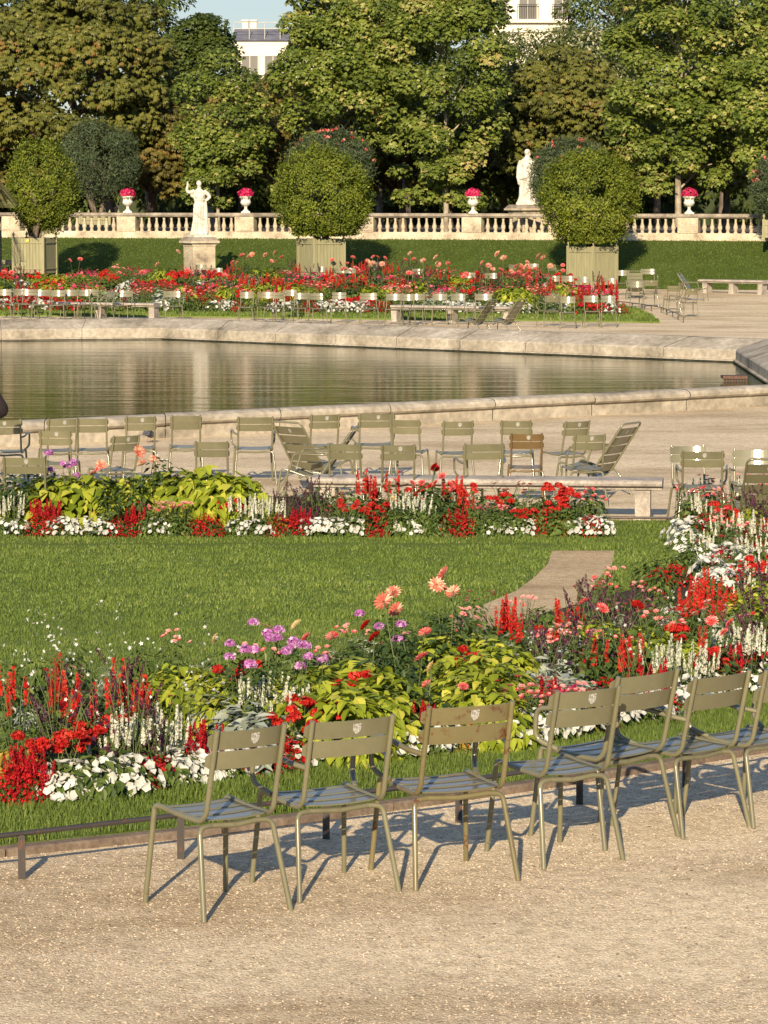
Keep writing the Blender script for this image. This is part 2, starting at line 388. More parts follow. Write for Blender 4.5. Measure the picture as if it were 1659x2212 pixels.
# --- grass blades
def inside(P, poly):
    x, y = P[:, 0], P[:, 1]; c = np.zeros(len(P), bool); n = len(poly)
    for i in range(n):
        x1, y1 = poly[i]; x2, y2 = poly[i - 1]
        k = ((y1 > y) != (y2 > y)) & (x < (x2 - x1) * (y - y1) / (y2 - y1 + 1e-12) + x1); c ^= k
    return c
ZT = np.vectorize(zt)
def yawm(a, tilt=None, az=None):
    """rows x,y,z of frames turned by a about z"""
    c, s_ = np.cos(a), np.sin(a); z = np.zeros_like(c); o = np.ones_like(c)
    return np.stack([np.stack([c, s_, z], 1), np.stack([-s_, c, z], 1), np.stack([z, z, o], 1)], 1)
BL = [(-.055, 0, 0), (.055, 0, 0), (.045, .12, .5), (-.045, .12, .5), (0, .42, .95)]
BLF = [(0, 1, 2, 3), (3, 2, 4)]
M['blade'] = leaf('grass_blade', [(0, (.11, .165, .030)), (.6, (.18, .25, .050)), (.9, (.25, .32, .070)), (1, (.34, .34, .12))], .35, .5, .2, 0)
def blades(name, poly, excl, dens, hmin, hmax, wid, frame=True):
    xs = [p[0] for p in poly]; ys = [p[1] for p in poly]; A = (max(xs) - min(xs)) * (max(ys) - min(ys)); n = int(A * dens)
    P = np.stack([rng.uniform(min(xs), max(xs), n), rng.uniform(min(ys), max(ys), n)], 1)
    ok = inside(P, poly)
    for e in excl: ok &= ~inside(P, e)
    if frame: ok &= np.abs(P[:, 0]) < (P[:, 1] * .1126 * 1.12 + .4)
    P = P[ok]; z = ZT(P[:, 1]) + .045; n = len(P)
    T = np.array(BL) * np.array([wid, 1, 1]); g = Geo()
    pat = .8 + .35 * np.sin(P[:, 0] * 5.1 + 1.3 * np.sin(P[:, 1] * 3)) * np.sin(P[:, 1] * 4.3)
    h = rng.uniform(hmin, hmax, n) * pat.clip(.6, 1.2)
    lf = np.sin(P[:, 0] * .9 + 1.7 * np.sin(P[:, 1] * .33)) * np.sin(P[:, 1] * .8 + P[:, 0] * .4)
    rn = np.clip(rng.normal(.45, .22, n) + .3 * (pat - .8) + .13 * lf, 0, 1)
    g.scatter(T, BLF, np.column_stack([P, z]), yawm(rng.uniform(0, 6.28, n)), h, rnd=rn)
    o = g.obj(name, M['blade']); o['kind'] = 'stuff'; return o
def shrink(px, dy): return [(x, y + dy) for x, y in px]
verge = gp([(x, y - 1) for x, y in kerbpx] + [(x, y + 4) for x, y in near_front[::-1]])
blades('grass', verge, [near_bed], 5600, .03, .065, 1.0)
far_lawn = gp([(x, y - 3) for x, y in near_back[::-1]] + [(2300, 1186), (-300, 1186)])
back_lawn = gp([(-300, 1512)] + [(x, y) for x, y in near_back[::-1]][1:] + [(2300, 1133), (-500, 1133)])
cut_line = gp([(-500, 1184), (1195, 1184), (1192, 1190), (-500, 1190)])
g1 = [p for p in back_lawn]
blades('grass', clipband(back_lawn, 0, 27), [near_bed, patch_poly, mid_bed, cut_line], 2600, .022, .038, 1.9)
blades('grass', clipband(back_lawn, 27, 60), [near_bed, patch_poly, mid_bed, cut_line], 1300, .025, .042, 3.2)
# --- loose gravel stones in front
def pebbles():
    n = 80000; P = np.stack([rng.uniform(-2.6, 2.9, n), rng.uniform(11.2, 20.5, n)], 1)
    ok = (np.abs(P[:, 0]) < P[:, 1] * .1126 * 1.1 + .2) & ~inside(P, lawn_poly)
    cl = .5 + .5 * np.sin(P[:, 0] * 2.2 + 1.1 * np.sin(P[:, 1] * 1.7)) * np.sin(P[:, 1] * 2.4 + P[:, 0])
    ok &= rng.random(n) < .35 + .65 * cl
    P = P[ok]; n = len(P)
    T = [(-1, 0, 0), (0, -1, 0), (1, 0, 0), (0, 1, 0), (.1, .1, .6), (-.1, 0, -.5)]
    TF = [(0, 1, 4), (1, 2, 4), (2, 3, 4), (3, 0, 4)]
    g = Geo(); fr = yawm(rng.uniform(0, 6.28, n)); sx = rng.uniform(.6, 1.3, (n, 3, 1)); fr = fr * sx
    g.scatter(T, TF, np.column_stack([P, ZT(P[:, 1])]), fr, rng.uniform(.0025, .0065, n) * (1 + (rng.random(n) < .05) * .6))
    m = leaf('loose_stones', [(0, (.24, .18, .12)), (.3, (.48, .38, .27)), (.9, (.62, .51, .37)), (1, (.72, .61, .46))], 0, .9, .15, 0)
    o = g.obj('gravel_stones', m); o['kind'] = 'stuff'
pebbles()
def deadleaves():
    n = 900; P = np.stack([rng.uniform(-2.6, 2.9, n), rng.uniform(12, 19.5, n)], 1); P = P[~inside(P, lawn_poly)]; n = len(P)
    g = Geo(); g.scatter([(0, -1, .1), (.5, 0, .5), (0, 1.1, .1), (-.5, 0, .35)], [(0, 1, 3), (1, 2, 3)], np.column_stack([P, ZT(P[:, 1]) + .002]), yawm(rng.uniform(0, 6.28, n)), rng.uniform(.004, .011, n))
    o = g.obj('leaf_litter', leaf('litter', [(0, (.08, .05, .025)), (1, (.25, .17, .08))], 0, .8)); o['kind'] = 'stuff'
deadleaves()
def daisies():
    n = 900; P = np.stack([rng.uniform(-5, 5, n), rng.uniform(20, 36, n)], 1); P = P[inside(P, back_lawn) & ~inside(P, near_bed) & ~inside(P, mid_bed)]; n = len(P)
    P = P[(np.sin(P[:, 0] * 1.7 + 2) * np.sin(P[:, 1] * 1.3) + rng.normal(0, .4, n)) > .25]; n = len(P)
    g = Geo(); g.scatter([(0, -1, 0), (.8, 0, .4), (0, 1, 0), (-.8, 0, .4)], [(0, 1, 3), (1, 2, 3)], np.column_stack([P, ZT(P[:, 1]) + .085]), yawm(rng.uniform(0, 6.28, n)), rng.uniform(.005, .010, n))
    o = g.obj('daisies', leaf('daisy_petal', [(0, (.45, .42, .2)), (1, (.7, .7, .6))], 0)); o['kind'] = 'stuff'
daisies()
# ================================================================ bank, balustrade terrace
TZ = 1.93
bl0, bl1 = G(-300, 0 + 618), G(1500, 629); 
def xy(px, D): return ((px - CX) / F * D * 1.0, D)
bank_lo = [xy(-900, 128.0), xy(829, 121.5), xy(2700, 113.5)]
wall_ln = [xy(-900, 139.0), xy(829, 129.0), xy(2700, 119.0)]
def lerpx(ln, px):
    (x0, y0), (x1, y1) = (ln[0], ln[1]) if px < CX else (ln[1], ln[2])
    # point of the wall line seen at column px
    u = (px - CX) / F; dx, dy = x1 - x0, y1 - y0; t = (u * y0 - x0) / (dx - u * dy); return Vector((x0 + dx * t, y0 + dy * t, 0))
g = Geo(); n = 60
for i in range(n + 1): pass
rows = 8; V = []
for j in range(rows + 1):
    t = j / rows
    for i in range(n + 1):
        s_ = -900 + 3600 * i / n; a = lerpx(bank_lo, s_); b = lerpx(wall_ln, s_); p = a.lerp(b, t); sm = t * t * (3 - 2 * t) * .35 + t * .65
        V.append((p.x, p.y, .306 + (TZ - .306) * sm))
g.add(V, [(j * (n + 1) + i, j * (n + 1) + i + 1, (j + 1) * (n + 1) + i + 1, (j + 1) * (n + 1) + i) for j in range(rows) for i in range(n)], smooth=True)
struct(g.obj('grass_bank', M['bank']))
M['terrace'] = surf('terrace_earth', [(.09, .07, .05), (.16, .13, .10)], 2, .95)
g = Geo(); a, b = wall_ln[0], wall_ln[2]; m_ = wall_ln[1]
V = [(a[0], a[1], TZ), (m_[0], m_[1], TZ), (b[0], b[1], TZ), (400, b[1], TZ), (400, 900, TZ), (-400, 900, TZ), (-400, a[1], TZ)]
g.add(V, [tuple(range(7))]); struct(g.obj('terrace', M['terrace']))
# grass tufts on the bank
P = []; 
nb = 60000; uu = rng.uniform(-60, 1720, nb); tt = rng.random(nb); Pb = np.zeros((nb, 3))
for i in range(nb):
    a = lerpx(bank_lo, uu[i]); b = lerpx(wall_ln, uu[i]); t = tt[i]; sm = t * t * (3 - 2 * t) * .35 + t * .65
    Pb[i] = (a.x + (b.x - a.x) * t, a.y + (b.y - a.y) * t - .03, .306 + (TZ - .306) * sm)
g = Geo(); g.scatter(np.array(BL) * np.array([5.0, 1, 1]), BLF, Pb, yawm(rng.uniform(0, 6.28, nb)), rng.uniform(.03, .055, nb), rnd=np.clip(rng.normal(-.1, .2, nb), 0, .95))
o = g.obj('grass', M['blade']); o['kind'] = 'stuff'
# balustrade
bal = empty('balustrade', (*lerpx(wall_ln, 829)[:2], TZ)); tag(bal, 'long pale stone balustrade along the top of the grass bank', 'balustrade')
def wallpt(px, dz, push=0):
    p = lerpx(wall_ln, px); return Vector((p.x - bal.location.x, p.y - bal.location.y + push, dz))
def segframe(p, q):
    d_ = (q - p); d_.z = 0; Ln = d_.length; a = math.atan2(d_.y, d_.x); return Ln, Matrix.Translation(p) @ Matrix.Rotation(a, 4, 'Z')
gpl = Geo(); grl = Geo()
for p0, p1 in ((-900, 829), (829, 2700)):
    Ln, Mx = segframe(wallpt(p0, 0), wallpt(p1, 0))
    gpl.box(0, Ln, -.22, .22, -.16, .20, M=Mx); gpl.box(0, Ln, -.17, .17, .20, .235, M=Mx)
    grl.box(0, Ln, -.20, .20, .83, .94, M=Mx); grl.box(0, Ln, -.15, .15, .79, .83, M=Mx)
part(gpl, 'plinth', M['stone'], bal); part(grl, 'rail', M['oldstone'], bal)
bprof = [(.075, 0), (.075, .045), (.055, .06), (.05, .085), (.078, .14), (.088, .20), (.078, .26), (.055, .33), (.042, .40), (.042, .47), (.058, .49), (.045, .505), (.07, .53), (.07, .56)]
g = Geo(); g.lathe(bprof, 12, c=(0, 0, .235)); bme = g.mesh('baluster', [M['stone']])
peds = [-222, 30, 278, 532, 789, 1021, 1253, 1486, 1722]
gp_ = None
for px in peds:
    g = Geo(); Ln, Mx = segframe(wallpt(px - 5, 0), wallpt(px + 5, 0))
    h = .38; g.box(Ln / 2 - h, Ln / 2 + h, -.205, .205, .236, .792, M=Mx); g.box(Ln / 2 - h * .86, Ln / 2 + h * .86, -.225, -.2, .29, .74, M=Mx)
    part(g, 'pedestal', M['stone'], bal)
for a, b in zip(peds, peds[1:]):
    p, q = wallpt(a, 0), wallpt(b, 0); Ln = (q - p).length; n = int(round((Ln - .86) / .30)); 
    for i in range(n):
        t = (.43 + .15 + (Ln - .86 - .3) * i / (n - 1)) / Ln; px = p.lerp(q, t)
        o = partd(bme, 'baluster', bal); o.location = px; o.rotation_euler.z = i
        if a < -50 and i < n - 2: pass
# ================================================================ chairs
def seatmesh(w, y0, y1, zf, zr, sag=.007, ns=4, curl=.03):
    """slatted metal seat from rear y0 to front y1, dipping between the side rails, front slat curling down"""
    g = Geo(); gap = .007; L_ = y1 - y0
    def zz(x, y):
        t = (y - y0) / L_; z = zr + (zf - zr) * t - sag * (1 - (x / w) ** 2) * (1.15 if t < .25 else 1)
        z -= .006 * math.sin(math.pi * t)
        if t > .8: z -= curl * ((t - .8) / .2) ** 2
        return z
    for k in range(ns):
        a = y0 + L_ * k / ns + gap / 2; b = y0 + L_ * (k + 1) / ns - gap / 2; nx, ny = 8, 4; V = []
        for j in range(ny + 1):
            for i in range(nx + 1):
                x = -w + 2 * w * i / nx; y = a + (b - a) * j / ny
                if k == 0: y -= .022 * (1 - (x / w) ** 2) * (1 - j / ny)
                V.append((x, y, zz(x, y)))
        m = len(V); V += [(x, y, z - .0035) for x, y, z in V]
        q = [(j * (nx + 1) + i, j * (nx + 1) + i + 1, (j + 1) * (nx + 1) + i + 1, (j + 1) * (nx + 1) + i) for j in range(ny) for i in range(nx)]
        Fc = q + [tuple(m + v for v in f[::-1]) for f in q]
        rim = [i for i in range(nx + 1)] + [(j + 1) * (nx + 1) - 1 + 0 for j in range(1, ny + 1)] + [ny * (nx + 1) + i for i in range(nx - 1, -1, -1)] + [j * (nx + 1) for j in range(ny - 1, 0, -1)]
        Fc += [(rim[i], m + rim[i], m + rim[(i + 1) % len(rim)], rim[(i + 1) % len(rim)]) for i in range(len(rim))]
        g.add(V, Fc, smooth=True)
    return g
def slat(w, ext, zc, h, yfun, bulge, thick=.004, cr=.02):
    """curved back slat; yfun(z) gives the post line"""
    g = Geo(); nx = 14; V = []; X = w + ext
    for i in range(nx + 1):
        x = -X + 2 * X * i / nx; e = max(0, (abs(x) - (X - cr)) / cr); hh = h / 2 - cr * (1 - math.sqrt(max(0, 1 - e * e)))
        y_off = -bulge * (1 - (x / w) ** 2) + .0145
        for s_ in (1, -1):
            z = zc + s_ * hh; V.append((x, yfun(z) + y_off, z))
    m = len(V); V += [(x, y + thick, z) for x, y, z in V]
    Fc = [(2 * i, 2 * i + 2, 2 * i + 3, 2 * i + 1) for i in range(nx)]
    Fc += [tuple(m + v for v in f[::-1]) for f in Fc]
    top = [2 * i for i in range(nx + 1)]; bot = [2 * i + 1 for i in range(nx, -1, -1)]; rim = top + bot
    Fc += [(rim[i], m + rim[i], m + rim[(i + 1) % len(rim)], rim[(i + 1) % len(rim)]) for i in range(len(rim))]
    g.add(V, Fc, smooth=False); return g
def emblem_mat():
    m, t, b = newmat('crest_sticker'); v = coords(t); f = noise(t, v, 130, 3, .6)
    L(t, ramp(t, f, [(.45, (.45, .44, .40)), (.56, (.20, .19, .16))]), b.inputs['Base Color']); b.inputs['Roughness'].default_value = .5; return m
M['crest'] = emblem_mat()
def crest(g, x, yf, dy, z, s=.021):
    V = [(x - s, z + s * 1.15), (x + s, z + s * 1.15), (x + s, z - s * .6), (x, z - s * 1.4), (x - s, z - s * .6)]
    V = [(a, yf(b) + dy - .0012, b) for a, b in V]
    V2 = [(a, b + .001, c) for a, b, c in V]
    g.add(V + V2, [(4, 3, 2, 1, 0), (5, 6, 7, 8, 9)] + [(i, (i + 1) % 5, 5 + (i + 1) % 5, 5 + i) for i in range(5)])
def make_chair(arm=False, mat=None, mark=True, name='garden_chair', plate=False, n=10):
    mat = mat or M['chair']; w = .215 if arm else .178; r = .0128
    t = empty(name); t['category'] = 'chair'
    yf = lambda z: -.205 - (z - .47) * .24
    for s_ in (-1, 1):
        g = Geo(); g.tube(fillet([(s_ * w, yf(.86), .86), (s_ * w, yf(.47), .47), (s_ * (w + .004), -.165, .432), (s_ * (w + .006), .0, .437), (s_ * (w + .008), .165, .452)], .045, 6), r, n)
        part(g, 'back_post', mat, t)
        g = Geo(); g.tube(fillet([(s_ * (w + .008), .16, .452), (s_ * (w + .012), .215, .452), (s_ * (w + .038), .262, .0)], .055, 7), r, n)
        part(g, 'leg', mat, t)
        g = Geo(); g.tube(fillet([(s_ * (w + .052), -.265, .0), (s_ * (w + .014), -.17, .405), (s_ * (w - .06), -.155, .408)], .06, 7), r, n)
        part(g, 'leg', mat, t)
        if arm:
            g = Geo(); g.tube(fillet([(s_ * w, yf(.63) + .004, .63), (s_ * (w + .045), -.16, .645), (s_ * (w + .062), .05, .675), (s_ * (w + .062), .20, .655), (s_ * (w + .058), .215, .50), (s_ * (w + .012), .10, .455)], .05, 6), r, n)
            a = part(g, 'armrest', mat, t)
            if plate:
                g = Geo(); g.box(-.022, .022, -.15, .15, 0, .006, M=Matrix.Translation((s_ * (w + .062), .03, .684)) @ Matrix.Rotation(R(2), 4, 'X')); part(g, 'arm_pad', mat, a)
    g = Geo(); g.tube([(-w + .055, -.155, .408), (0, -.165, .40), (w - .055, -.155, .408)], r, n); part(g, 'crossbar', mat, t)
    part(seatmesh(w + .003, -.165, .235, .462, .440), 'seat', mat, t)
    for k, zc in enumerate((.808, .716)):
        o = part(slat(w, .026, zc, .084, yf, .028), 'back_slat', mat, t)
        if k == 0 and mark:
            g = Geo(); x = .02; crest(g, x, yf, -.028 + .0145, zc + .002); part(g, 'crest', M['crest'], o)
    return t
def make_lounge(mat=None, name='reclining_chair'):
    mat = mat or M['chair']; w = .255; r = .0128; t = empty(name); t['category'] = 'chair'
    ya, za, yb, zb = -.13, .275, -.56, .90
    g = Geo(); g.tube(fillet([(-w - .008, .22, .40), (-w, ya, za), (-w + .015, yb, zb), (w - .015, yb, zb), (w, ya, za), (w + .008, .22, .40)], .07, 6), r, 10); part(g, 'back_frame', mat, t)
    for s_ in (-1, 1):
        g = Geo(); g.tube(fillet([(s_ * (w + .008), .21, .397), (s_ * (w + .012), .30, .415), (s_ * (w + .035), .36, 0)], .06, 6), r, 10); part(g, 'leg', mat, t)
        g = Geo(); g.tube(fillet([(s_ * (w + .05), -.40, 0), (s_ * (w + .02), -.20, .30), (s_ * (w + .012), .02, .335)], .06, 6), r, 10); part(g, 'leg', mat, t)
        g = Geo(); g.tube(fillet([(s_ * (w - .004), -.36, .61), (s_ * (w + .04), -.22, .585), (s_ * (w + .05), .14, .60), (s_ * (w + .02), .20, .40)], .05, 5), r, 10); a = part(g, 'armrest', mat, t)
        g = Geo(); g.box(-.03, .03, -.19, .17, 0, .008, M=Matrix.Translation((s_ * (w + .045), -.04, .605))); part(g, 'arm_pad', mat, a)
    part(seatmesh(w, ya + .01, .27, .425, .272, .03, 4, .02), 'seat', mat, t)
    yl = lambda z: ya + (yb - ya) * (z - za) / (zb - za)
    for k in range(5):
        zc = .345 + k * .112; o = part(slat(w - .012, .004, zc, .098, yl, .022, cr=.012), 'back_slat', mat, t)
        if k == 4: g = Geo(); crest(g, 0, yl, -.022 + .0145, zc, .02); part(g, 'crest', M['crest'], o)
    return t
protos = {}
def setlabel(o, lab, cat=None, group=None):
    o['label'] = lab
    if cat: o['category'] = cat
    if group: o['group'] = group
def chair(kind, x, ytop, yaw, label, group, tilt=0, k=1.0):
    """place by the pixel of the middle of the back's top edge"""
    first = kind not in protos
    if first:
        protos[kind] = {'plain': lambda: make_chair(), 'arm': lambda: make_chair(True, name='armchair'), 'rust': lambda: make_chair(True, M['chair_rust2'], name='armchair'),
                        'brown': lambda: make_chair(False, M['chair_rust']), 'plate': lambda: make_chair(True, name='armchair', plate=True, mark=False), 'bare': lambda: make_chair(mark=False),
                        'armbare': lambda: make_chair(True, name='armchair', mark=False), 'lounge': lambda: make_lounge()}[kind]()
        o = protos[kind]
    else: o = dup(protos[kind])
    H = .86 if kind != 'lounge' else .90; yb = -.30 if kind != 'lounge' else -.56
    H *= k; yb *= k; o.scale = (k, k, k)
    p = G(x, ytop, H); a = R(yaw)
    o.location = (p.x - (-math.sin(a)) * yb, p.y - math.cos(a) * yb, 0); o.location.z = zt(o.location.y)
    o.rotation_euler = (0, R(tilt), a); setlabel(o, label, 'chair', group); return o
NG = 'olive green chairs lined up in the foreground'
chair('plain', 543, 1570, 35, 'armless olive chair at the left end of the foreground row', NG)
chair('arm', 763, 1551, 29, 'olive armchair with a pale crest, second from the left in the foreground row', NG, k=.97)
chair('rust', 1018, 1521, 25, 'armchair with rust stained back slats, third in the foreground row', NG)
chair('plain', 1272, 1487, 31, 'armless olive chair with a crest, between the rusty armchair and the crestless ones', NG)
chair('armbare', 1401, 1453, 43, 'crestless olive armchair overlapping the fourth foreground chair on its right', NG)
chair('plate', 1562, 1456, 43, 'crestless olive armchair with flat arm pads, sixth in the foreground row', NG, k=.945)
chair('armbare', 1712, 1440, 43, 'olive armchair cut off by the right edge of the photo', NG, k=.94)
MG = 'green chairs between the flower bed and the pool'
mids = [('arm', 6, 906, 0, 'shaded green armchair at the left edge of the photo, near the pool rim'),
 ('plain', 136, 904, 18, 'green chair with a round white mark, against the pool rim at the left'),
 ('plain', 118, 929, -6, 'green chair with a white mark standing in front of two rim side chairs at left'),
 ('bare', 199, 903, 4, 'markless green chair third along the pool rim from the left'),
 ('plain', 304, 899, 8, 'green chair beside the pigeon, back turned to the camera'),
 ('plain', 274, 940, 38, 'low looking green chair half hidden by the peach dahlias'),
 ('arm', 52, 987, 0, 'green armchair behind dark leaves at the lower left of the middle group'),
 ('bare', 402, 897, 5, 'green chair alone right of the pigeon, near the rim'),
 ('bare', 457, 953, 0, 'green chair directly behind the lime mound, in the front row of the middle group'),
 ('armbare', 552, 900, 6, 'green armchair left of the dark reclining chair'),
 ('lounge', 618, 912, -42, 'reclining slatted chair seen from its shaded back near the pool rim'),
 ('plain', 703, 895, 14, 'green chair right of the dark recliner, by the rim'),
 ('bare', 743, 958, -10, 'green chair in front of the low recliner, beside the bench end'),
 ('lounge', 770, 922, 82, 'low reclining chair facing left behind the bench end'),
 ('arm', 814, 893, 6, 'green armchair with a round mark on its back, topmost of the middle group'),
 ('bare', 874, 906, -12, 'green chair overlapping the topmost armchair'),
 ('plain', 861, 960, 2, 'green chair rising behind the pink dahlias and bench'),
 ('plain', 990, 909, 8, 'green chair standing alone with bright gravel all round its back'),
 ('armbare', 1046, 958, 6, 'wide green armchair right behind the middle of the bench'),
 ('plain', 1115, 908, -4, 'green chair behind the brown backed one'),
 ('brown', 1138, 936, 0, 'brownish chair with a peeling back behind the bench'),
 ('plain', 1249, 909, 32, 'green chair turned left, just left of the pale recliner'),
 ('plain', 1275, 938, 13, 'green chair in front of the turned one, behind the right part of the bench'),
 ('lounge', 1366, 914, 58, 'pale reclining chair with flat arms, rightmost behind the bench'),
 ('bare', 1485, 962, 184, 'green chair facing the camera behind a big armchair at right'),
 ('arm', 1518, 974, -4, 'big green armchair right of the stone bench, seen from behind'),
 ('arm', 1629, 970, 176, 'green armchair facing the camera near the right edge'),
 ('lounge', 1664, 992, 2, 'reclining slatted chair cut by the right edge, behind the purple spikes')]
for k, x, y, a, l in mids: chair(k, x, y, a, l, MG)
FG = 'pale green chairs in front of the far flower bed'
Q = ['leftmost', 'second', 'third', 'fourth', 'fifth', 'sixth', 'seventh', 'eighth', 'ninth', 'tenth', 'eleventh', 'twelfth', 'thirteenth', 'fourteenth', 'fifteenth', 'sixteenth', 'seventeenth', 'eighteenth', 'nineteenth', 'twentieth', 'twenty first', 'twenty second', 'twenty third', 'twenty fourth', 'twenty fifth', 'twenty sixth', 'twenty seventh', 'twenty eighth', 'twenty ninth', 'thirtieth']
def ordn(i):
    while i >= len(Q):
        T_ = ['thirty', 'forty', 'fifty', 'sixty', 'seventy', 'eighty', 'ninety', 'hundred']; U = ['', ' first', ' second', ' third', ' fourth', ' fifth', ' sixth', ' seventh', ' eighth', ' ninth']
        n = i + 1
        if n > 100: return 'hundred and ' + ordn(n - 101)
        return T_[n // 10 - 3] + U[n % 10]
    return Q[i]
rowA = [('arm', 7, 624, 182), ('plain', 42, 623, 190), ('arm', 66, 624, 172), ('bare', 97, 625, 165), ('plain', 126, 626, 180), ('bare', 156, 625, 170), ('plain', 180, 625, 188), ('plain', 199, 624, 172), ('plain', 274, 627, 165), ('arm', 242, 628, 120), ('arm', 370, 628, 192),
 ('bare', 534, 630, 176), ('rust', 574, 630, 182), ('plain', 605, 631, 150), ('bare', 626, 625, 185), ('plain', 651, 632, 172), ('plain', 680, 633, 196), ('plain', 733, 631, 178), ('arm', 796, 633, 184),
 ('arm', 852, 634, 178), ('bare', 880, 635, 180), ('plain', 903, 634, 172), ('plain', 951, 634, 176), ('bare', 989, 634, 185), ('arm', 1044, 634, 180), ('lounge', 1066, 647, 60), ('lounge', 1128, 647, 58), ('arm', 1196, 638, 22), ('plain', 1227, 640, 176), ('plain', 1276, 638, 182), ('plain', 1314, 638, 178)]
rowA.sort(key=lambda r: r[1])
for i, (k, x, y, a) in enumerate(rowA):
    kd = 'reclining chair' if k == 'lounge' else ('armchair' if k in ('arm', 'rust') else 'chair')
    chair(k, x, y, a, f'pale {kd}, {ordn(i)} from the left in the far poolside row', FG)
FG2 = 'pale green chairs behind the far flower bed'
rowB = [('bare', 16, 561, 180), ('plain', 57, 564, 175), ('bare', 434, 571, 180), ('plain', 476, 556, 170), ('plain', 505, 556, 176), ('bare', 468, 578, 185), ('arm', 537, 557, 190), ('plain', 684, 565, 180), ('bare', 696, 575, 175), ('plain', 737, 577, 184), ('plain', 757, 578, 176), ('arm', 804, 566, 160), ('plain', 821, 564, 190),
 ('plain', 903, 580, 180), ('bare', 1014, 588, 175), ('plain', 1060, 589, 185), ('plain', 1109, 571, 130), ('arm', 1149, 569, 182), ('arm', 1190, 571, 230), ('plain', 1196, 595, 178), ('plain', 1226, 595, 184)]
for i, (k, x, y, a) in enumerate(sorted(rowB, key=lambda r: r[1])):
    kd = 'armchair' if k == 'arm' else 'chair'
    chair(k, x, y, a, f'small pale {kd} on the grass foot, {ordn(i)} from the left behind the far bed', FG2)
FG3 = 'chairs scattered on the gravel right of the far flower bed'
rowC = [('plain', 1260, 597, 180, 'chair against the left corner of the right planter'), ('plain', 1316, 600, 184, 'bright backed chair in front of the right planter box'), ('plain', 1347, 583, 170, 'chair right beside the right planter box, farthest back'),
 ('lounge', 1371, 585, 178, 'slatted recliner facing the camera right of the planter'), ('arm', 1399, 580, 184, 'armchair backed by the grass bank, right of the planter'), ('plain', 1376, 607, 176, 'chair with a shiny top slat, in front of the slatted recliner'),
 ('arm', 1406, 605, 8, 'dark olive armchair seen from behind in the cluster right of the planter'), ('lounge', 1466, 589, 250, 'reclining chair with a top loop, leaning right before the grass bank'), ('bare', 1456, 617, 6, 'olive chair seen from behind near the right end of the cluster'),
 ('plain', 1474, 610, 60, 'chair turned sideways behind the olive one, at the cluster right end'), ('plain', 1495, 623, 12, 'rightmost chair of the cluster, standing alone on gravel')]
for k, x, y, a, l in rowC: chair(k, x, y, a, l, FG3)
# ================================================================ stone benches
def bench(x0, y0, x1, y1, legs, label, far=False):
    """slab ends at pixels of the top rear edge"""
    H = .46; p, q = G(x0, y0, H), G(x1, y1, H); c = (p + q) / 2; Ln, Mx0 = segframe(p, q); a = math.atan2(q.y - p.y, q.x - p.x)
    if abs(a) > R(25): pass
    t = empty('stone_bench', (c.x, c.y, zt(c.y)), a); tag(t, label, 'bench', 'stone benches')
    g = Geo(); h = Ln / 2; W = .21
    pr = [(-W + .03, .355), (-W + .01, .36), (-W + .01, .385), (-W - .02, .39), (-W - .05, .405), (-W - .06, .43), (-W - .05, .455), (-W - .02, .468), (W + .02, .468), (W + .05, .455), (W + .06, .43), (W + .05, .405), (W + .02, .39), (W - .01, .385), (W - .01, .36), (W - .03, .355)]
    ns = max(1, int(Ln / 2)); 
    for s_ in range(ns):
        a0, a1 = -h + Ln * s_ / ns + (.004 if s_ else 0), -h + Ln * (s_ + 1) / ns - (.004 if s_ < ns - 1 else 0)
        V = []
        ends = [(a0, 0), (a1, 0)]
        for e, k in ends:
            for y, z in pr: V.append((e, y, z))
        n = len(pr); g.add(V, [(i, i + 1, n + i + 1, n + i) for i in range(n - 1)] + [(n - 1, 0, n, 2 * n - 1), tuple(range(n))[::-1], tuple(range(n, 2 * n))])
    part(g, 'slab', M['bench'], t)
    for lx in legs:
        u = (lx - x0) / (x1 - x0); X = -h + Ln * u
        g = Geo(); g.box(X - .085, X + .085, -.17, .17, .0, .357); g.box(X - .10, X + .10, -.185, .185, -.05, .04); part(g, 'leg', M['bench'], t)
    return t
bench(674, 1029, 1432, 1036, [712, 1028, 1390], 'long stone bench with rounded edges behind the middle flower bed')
bench(118, 652, 340, 656, [218, 332], 'pale stone bench behind the leftmost far chairs')
bench(851, 659, 1109, 663, [856, 979, 1097], 'pale stone bench behind the right part of the far chair row')
bench(975, 589, 1119, 590, [985, 1044, 1110], 'stone bench at the foot of the grass bank, left of the right planter')
bench(1516, 603, 1657, 607, [1528, 1585, 1647], 'stone bench standing alone before the grass bank at right')
# ================================================================ low iron rails
def rail(pts, posts, h, label, mat=M['iron'], hoop=False):
    P = [G(x, y, h) for x, y in pts]; c = P[0].copy(); c.z = zt(c.y)
    t = empty('low_rail', c); tag(t, label, 'railing', 'low iron rails')
    g = Geo()
    for a, b in zip(P, P[1:]):
        Ln, Mx = segframe(a - c, b - c); sl_ = (b.z - a.z)
        g.tube([a - c, b - c], .013, 4)
    part(g, 'top_bar', mat, t)
    for x, y in posts:
        p = G(x, y) - c; g = Geo(); g.box(p.x - .014, p.x + .014, p.y - .008, p.y + .008, p.z - .06, p.z + h - .006); g.box(p.x + .008, p.x + .022, p.y - .02, p.y - .009, p.z - .06, p.z + h - .02) if not hoop else None
        part(g, 'post', mat, t)
    return t
rp = [(46, 1898), (389, 1855), (703, 1812), (989, 1777), (1250, 1737), (1479, 1700), (1700, 1664)]
def railtop(px, py, h):
    p = G(px, py); return topx(p.x, p.y, p.z + h)
rail([railtop(x, y, .215) for x, y in [(-300, 1937)] + rp + [(1900, 1632)]], rp, .215, 'rusty black iron rail along the kerb behind the foreground chairs')
